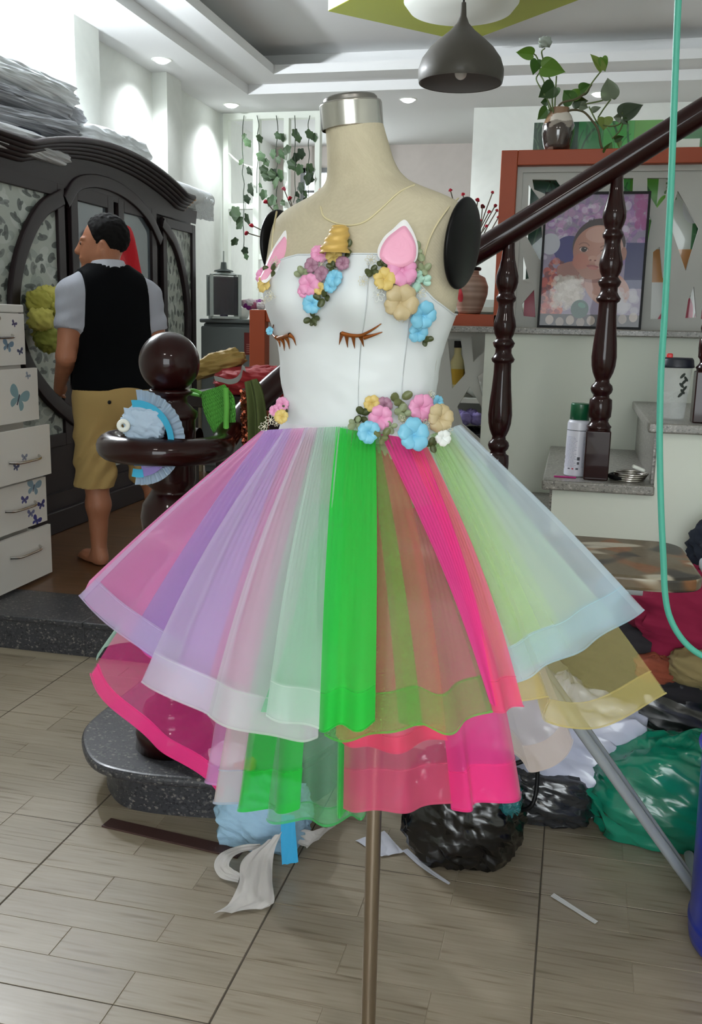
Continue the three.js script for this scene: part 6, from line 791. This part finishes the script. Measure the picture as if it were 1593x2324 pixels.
// ---------- heap of bags and cloth under the board ----------
{
  const film = (c, r = 0.22, o = {}) => phy({ color: c, roughness: r, bumpMap: crumpleBump, bumpScale: 0.008, clearcoat: 0.8, clearcoatRoughness: 0.12, ...o }), cloth = (c) => std({ color: c, roughness: 0.9, bumpMap: softBump, bumpScale: 0.01 });
  const put = (name, label, cat, p, r, seed, mat, o, turn = 0) => { const t = thing(name, label, cat, p, turn); part(cat === 'bag' ? 'sack' : 'cloth', bundle(r, seed, o), mat, t); return t; };
  put('white_bag', 'clear plastic bag full of white cloth under the ironing board', 'bag', V(0.03, 0.005, -2.57), [0.21, 0.19, 0.12], 61, film(0xc8cbe0, 0.35), { amp: 0.16, crease: 0.16, freq: 4 });
  put('dark_grey_bag', 'dark grey plastic bag lying flat before the white bag', 'bag', V(-0.04, 0.0, -2.5), [0.17, 0.085, 0.1], 67, film(0x2a2c30, 0.2), { amp: 0.12, crease: 0.12, freq: 5 });
  put('teal_bag', 'teal green plastic bag lying on the floor behind the board leg', 'bag', V(0.36, 0.0, -2.5), [0.25, 0.15, 0.15], 73, film(0x14866a, 0.22), { amp: 0.12, crease: 0.1, freq: 4 });
  put('black_sack', 'big glossy black sack behind the teal bag', 'bag', V(0.42, 0.13, -2.64), [0.28, 0.19, 0.12], 79, film(0x08080a, 0.3), { amp: 0.14, crease: 0.12, freq: 4 });
  put('crimson_cloth', 'crumpled crimson cloth hanging over the heap under the ironing board', 'cloth', V(0.42, 0.42, -2.6), [0.22, 0.12, 0.11], 83, cloth(0x87103a), { amp: 0.14, crease: 0.14, freq: 4, flat: false });
  put('navy_cloth', 'dark navy cloth bundle against the white stair side at the picture edge', 'cloth', V(0.52, 0.62, -2.66), [0.17, 0.1, 0.09], 89, cloth(0x141d2c), { amp: 0.12, crease: 0.1, freq: 4, flat: false });
  put('charcoal_cloth', 'charcoal cloth under the crimson cloth', 'cloth', V(0.28, 0.3, -2.62), [0.24, 0.1, 0.1], 97, cloth(0x2a272c), { amp: 0.14, crease: 0.14, freq: 4, flat: false });
  put('orange_cloth', 'small rust orange cloth lying on the black sack', 'cloth', at(1490, 1548, 2.5), [0.05, 0.03, 0.04], 101, cloth(0x8e4630), { amp: 0.2, crease: 0.2, flat: false, seg: 30 });
  put('tan_cloth', 'tan cloth scrap on the black sack at the picture edge', 'cloth', at(1585, 1560, 2.48), [0.07, 0.04, 0.05], 103, cloth(0x8a7a52), { amp: 0.2, crease: 0.2, flat: false, seg: 30 });
  // black sack on the floor under the skirt
  const f = thing('black_bag', 'glossy black rubbish bag standing on the floor under the skirt hem', 'bag', V(-0.205, 0, -2.24)); part('sack', bundle([0.142, 0.15, 0.13], 113, { amp: 0.09, crease: 0.09, freq: 5, sq: 0.4, seg: 72 }), film(0x060608, 0.25, { clearcoat: 0.5, clearcoatRoughness: 0.2 }), f);
  part('handle', tube([V(0.13, 0.14, 0.03), V(0.17, 0.17, 0.05), V(0.18, 0.23, 0.03), V(0.17, 0.27, 0.0), V(0.12, 0.25, 0)], 0.006, 24, 6), M.black, f);
  const c = thing('teal_scrap', 'crumpled teal scrap stuck at the side of the black rubbish bag', 'scrap', at(1158, 1852, 2.14)); part('scrap', bundle([0.022, 0.035, 0.02], 5, { amp: 0.3, crease: 0.2, flat: false, seg: 24 }), film(0x1c6a70), c);
}
// ---------- floor litter ----------
{
  const s = thing('brown_strip', 'dark brown wooden strip lying on the floor tiles', 'strip', onFloor(390, 1903), 0); s.rotation.y = -0.12; part('strip', rbox(-0.2, 0.2, 0, 0.005, -0.022, 0.022, 0.0015), std({ color: 0x3f2622, roughness: 0.6 }), s);
  const b = thing('blue_bundle', 'pale blue tulle bundle on the floor under the skirt', 'cloth', V(-0.71, 0, -2.16)); part('cloth', bundle([0.115, 0.085, 0.09], 121, { amp: 0.1, crease: 0.09, freq: 6, seg: 64 }), std({ color: 0x9cc0da, roughness: 0.8, bumpMap: weaveBump, bumpScale: 0.001 }), b);
  const sheet = (A, B, wob, hs, mat, name, par) => { const a = spline(A.map(([x, y, h]) => onFloor(x, y, h))), q = spline(B.map(([x, y, h]) => onFloor(x, y, h))); return part(name, grid((u, v) => a.getPoint(v).lerp(q.getPoint(v), u).add(V(0, Math.abs(wob * (Math.sin(u * 7 + v * 4) + nz(u * 3, v * 4, 2))), 0)), 28, 40), mat, par); };
  const wm = phy({ color: 0xd2cecb, roughness: 0.75, transmission: 0.2, bumpMap: softBump, bumpScale: 0.006 });
  const w = thing('white_cloth', 'white cloth twisted on the floor under the blue bundle', 'cloth');
  sheet([[595, 1918, 0.07], [548, 1960, 0.05], [542, 2010, 0.03], [520, 2050, 0.01], [484, 2078, 0.003]], [[640, 1890, 0.1], [622, 1940, 0.06], [618, 2000, 0.03], [622, 2050, 0.01], [612, 2062, 0.003]], 0.006, 0, wm, 'flap', w);
  sheet([[590, 1915, 0.07], [540, 1922, 0.05], [498, 1940, 0.03], [486, 1970, 0.02], [500, 1992, 0.005], [540, 2005, 0.004]], [[595, 1930, 0.05], [556, 1935, 0.05], [530, 1945, 0.05], [520, 1965, 0.04], [530, 1975, 0.03], [545, 1985, 0.02]], 0.003, 0, wm, 'loop', w);
  sheet([[640, 1892, 0.06], [690, 1925, 0.02], [700, 1925, 0.01]], [[720, 1885, 0.06], [750, 1880, 0.03], [770, 1868, 0.01]], 0.006, 0, wm, 'flap', w);
  const c = thing('cyan_ribbon', 'bright cyan ribbon hanging down over the white floor cloth', 'ribbon'); sheet([[638, 1850, 0.14], [637, 1900, 0.09], [640, 1964, 0.025]], [[668, 1850, 0.14], [672, 1900, 0.09], [677, 1958, 0.03]], 0.002, 0, std({ color: 0x1d9ed2, roughness: 0.6 }), 'ribbon', c);
  const pm = std({ color: 0xc9cbd6, roughness: 0.85 });
  const p = thing('paper_scrap', 'torn white paper scrap on the floor behind the steel pole', 'paper'); sheet([[806, 1908, 0.002], [866, 1945, 0.002]], [[872, 1886, 0.012], [916, 1935, 0.004]], 0.002, 0, pm, 'paper', p);
  const q = thing('white_strip', 'thin white strip lying before the black rubbish bag', 'strip'); sheet([[912, 1930, 0.003], [960, 1972, 0.003], [1018, 2008, 0.003]], [[925, 1926, 0.004], [970, 1966, 0.004], [1022, 2004, 0.004]], 0.0003, 0, pm, 'strip', q);
  const r = thing('paper_stick', 'narrow white paper stick alone on the open floor tiles', 'strip'); sheet([[1249, 2034, 0.003], [1350, 2097, 0.003]], [[1257, 2027, 0.004], [1357, 2091, 0.004]], 0.0003, 0, std({ color: 0xd6d6d6 }), 'stick', r);
  const k = thing('paper_tissue', 'small white and red tissue at the foot of the newel post', 'tissue', V(-0.84, 0.148, -2.24)); part('tissue', bundle([0.045, 0.03, 0.03], 131, { amp: 0.25, crease: 0.2, seg: 28 }), std({ color: 0xd8d4e4 }), k); part('red_part', bundle([0.03, 0.016, 0.03], 7, { seg: 20 }).translate(0.05, 0, 0.01), std({ color: 0xb3241c }), k, 'red scrap');
}
// ---------- blue stool and hanging hose at the right edge ----------
{
  const t = thing('blue_bin', 'blue plastic bin cut by the picture edge beside the ironing board leg', 'bin', V(0.478, 0, -2.0)), m = phy({ color: 0x142c96, roughness: 0.35, clearcoat: 0.3 });
  part('body', lathe([[0, 0.006], [0.14, 0.004], [0.152, 0.012], [0.155, 0.03], [0.154, 0.05], [0.158, 0.054], [0.158, 0.064], [0.154, 0.068], [0.162, 0.46], [0.158, 0.46], [0.15, 0.02], [0, 0.014]], 56), m, t); part('rim', new THREE.TorusGeometry(0.163, 0.007, 10, 56).rotateX(Math.PI / 2).translate(0, 0.462, 0), m, t);
  const hose = thing('steam_hose', 'thin mint green hose hanging from above down past the ironing board', 'hose');
  part('hose', tube([[1548, -260], [1543, -60], [1539, 0], [1531, 200], [1522, 440], [1509, 700], [1500, 850], [1497, 1000], [1500, 1150], [1506, 1280], [1509, 1345], [1518, 1395], [1540, 1440], [1570, 1473], [1605, 1494], [1700, 1530]].map(([x, y]) => at(x, y, 1.75)), 0.0058, 120, 10), phy({ color: 0x4fae98, roughness: 0.45 }), hose);
}
scene.traverse((o) => { if (o.isMesh) { o.castShadow = true; o.receiveShadow = true; } });
renderer.render(scene, camera);
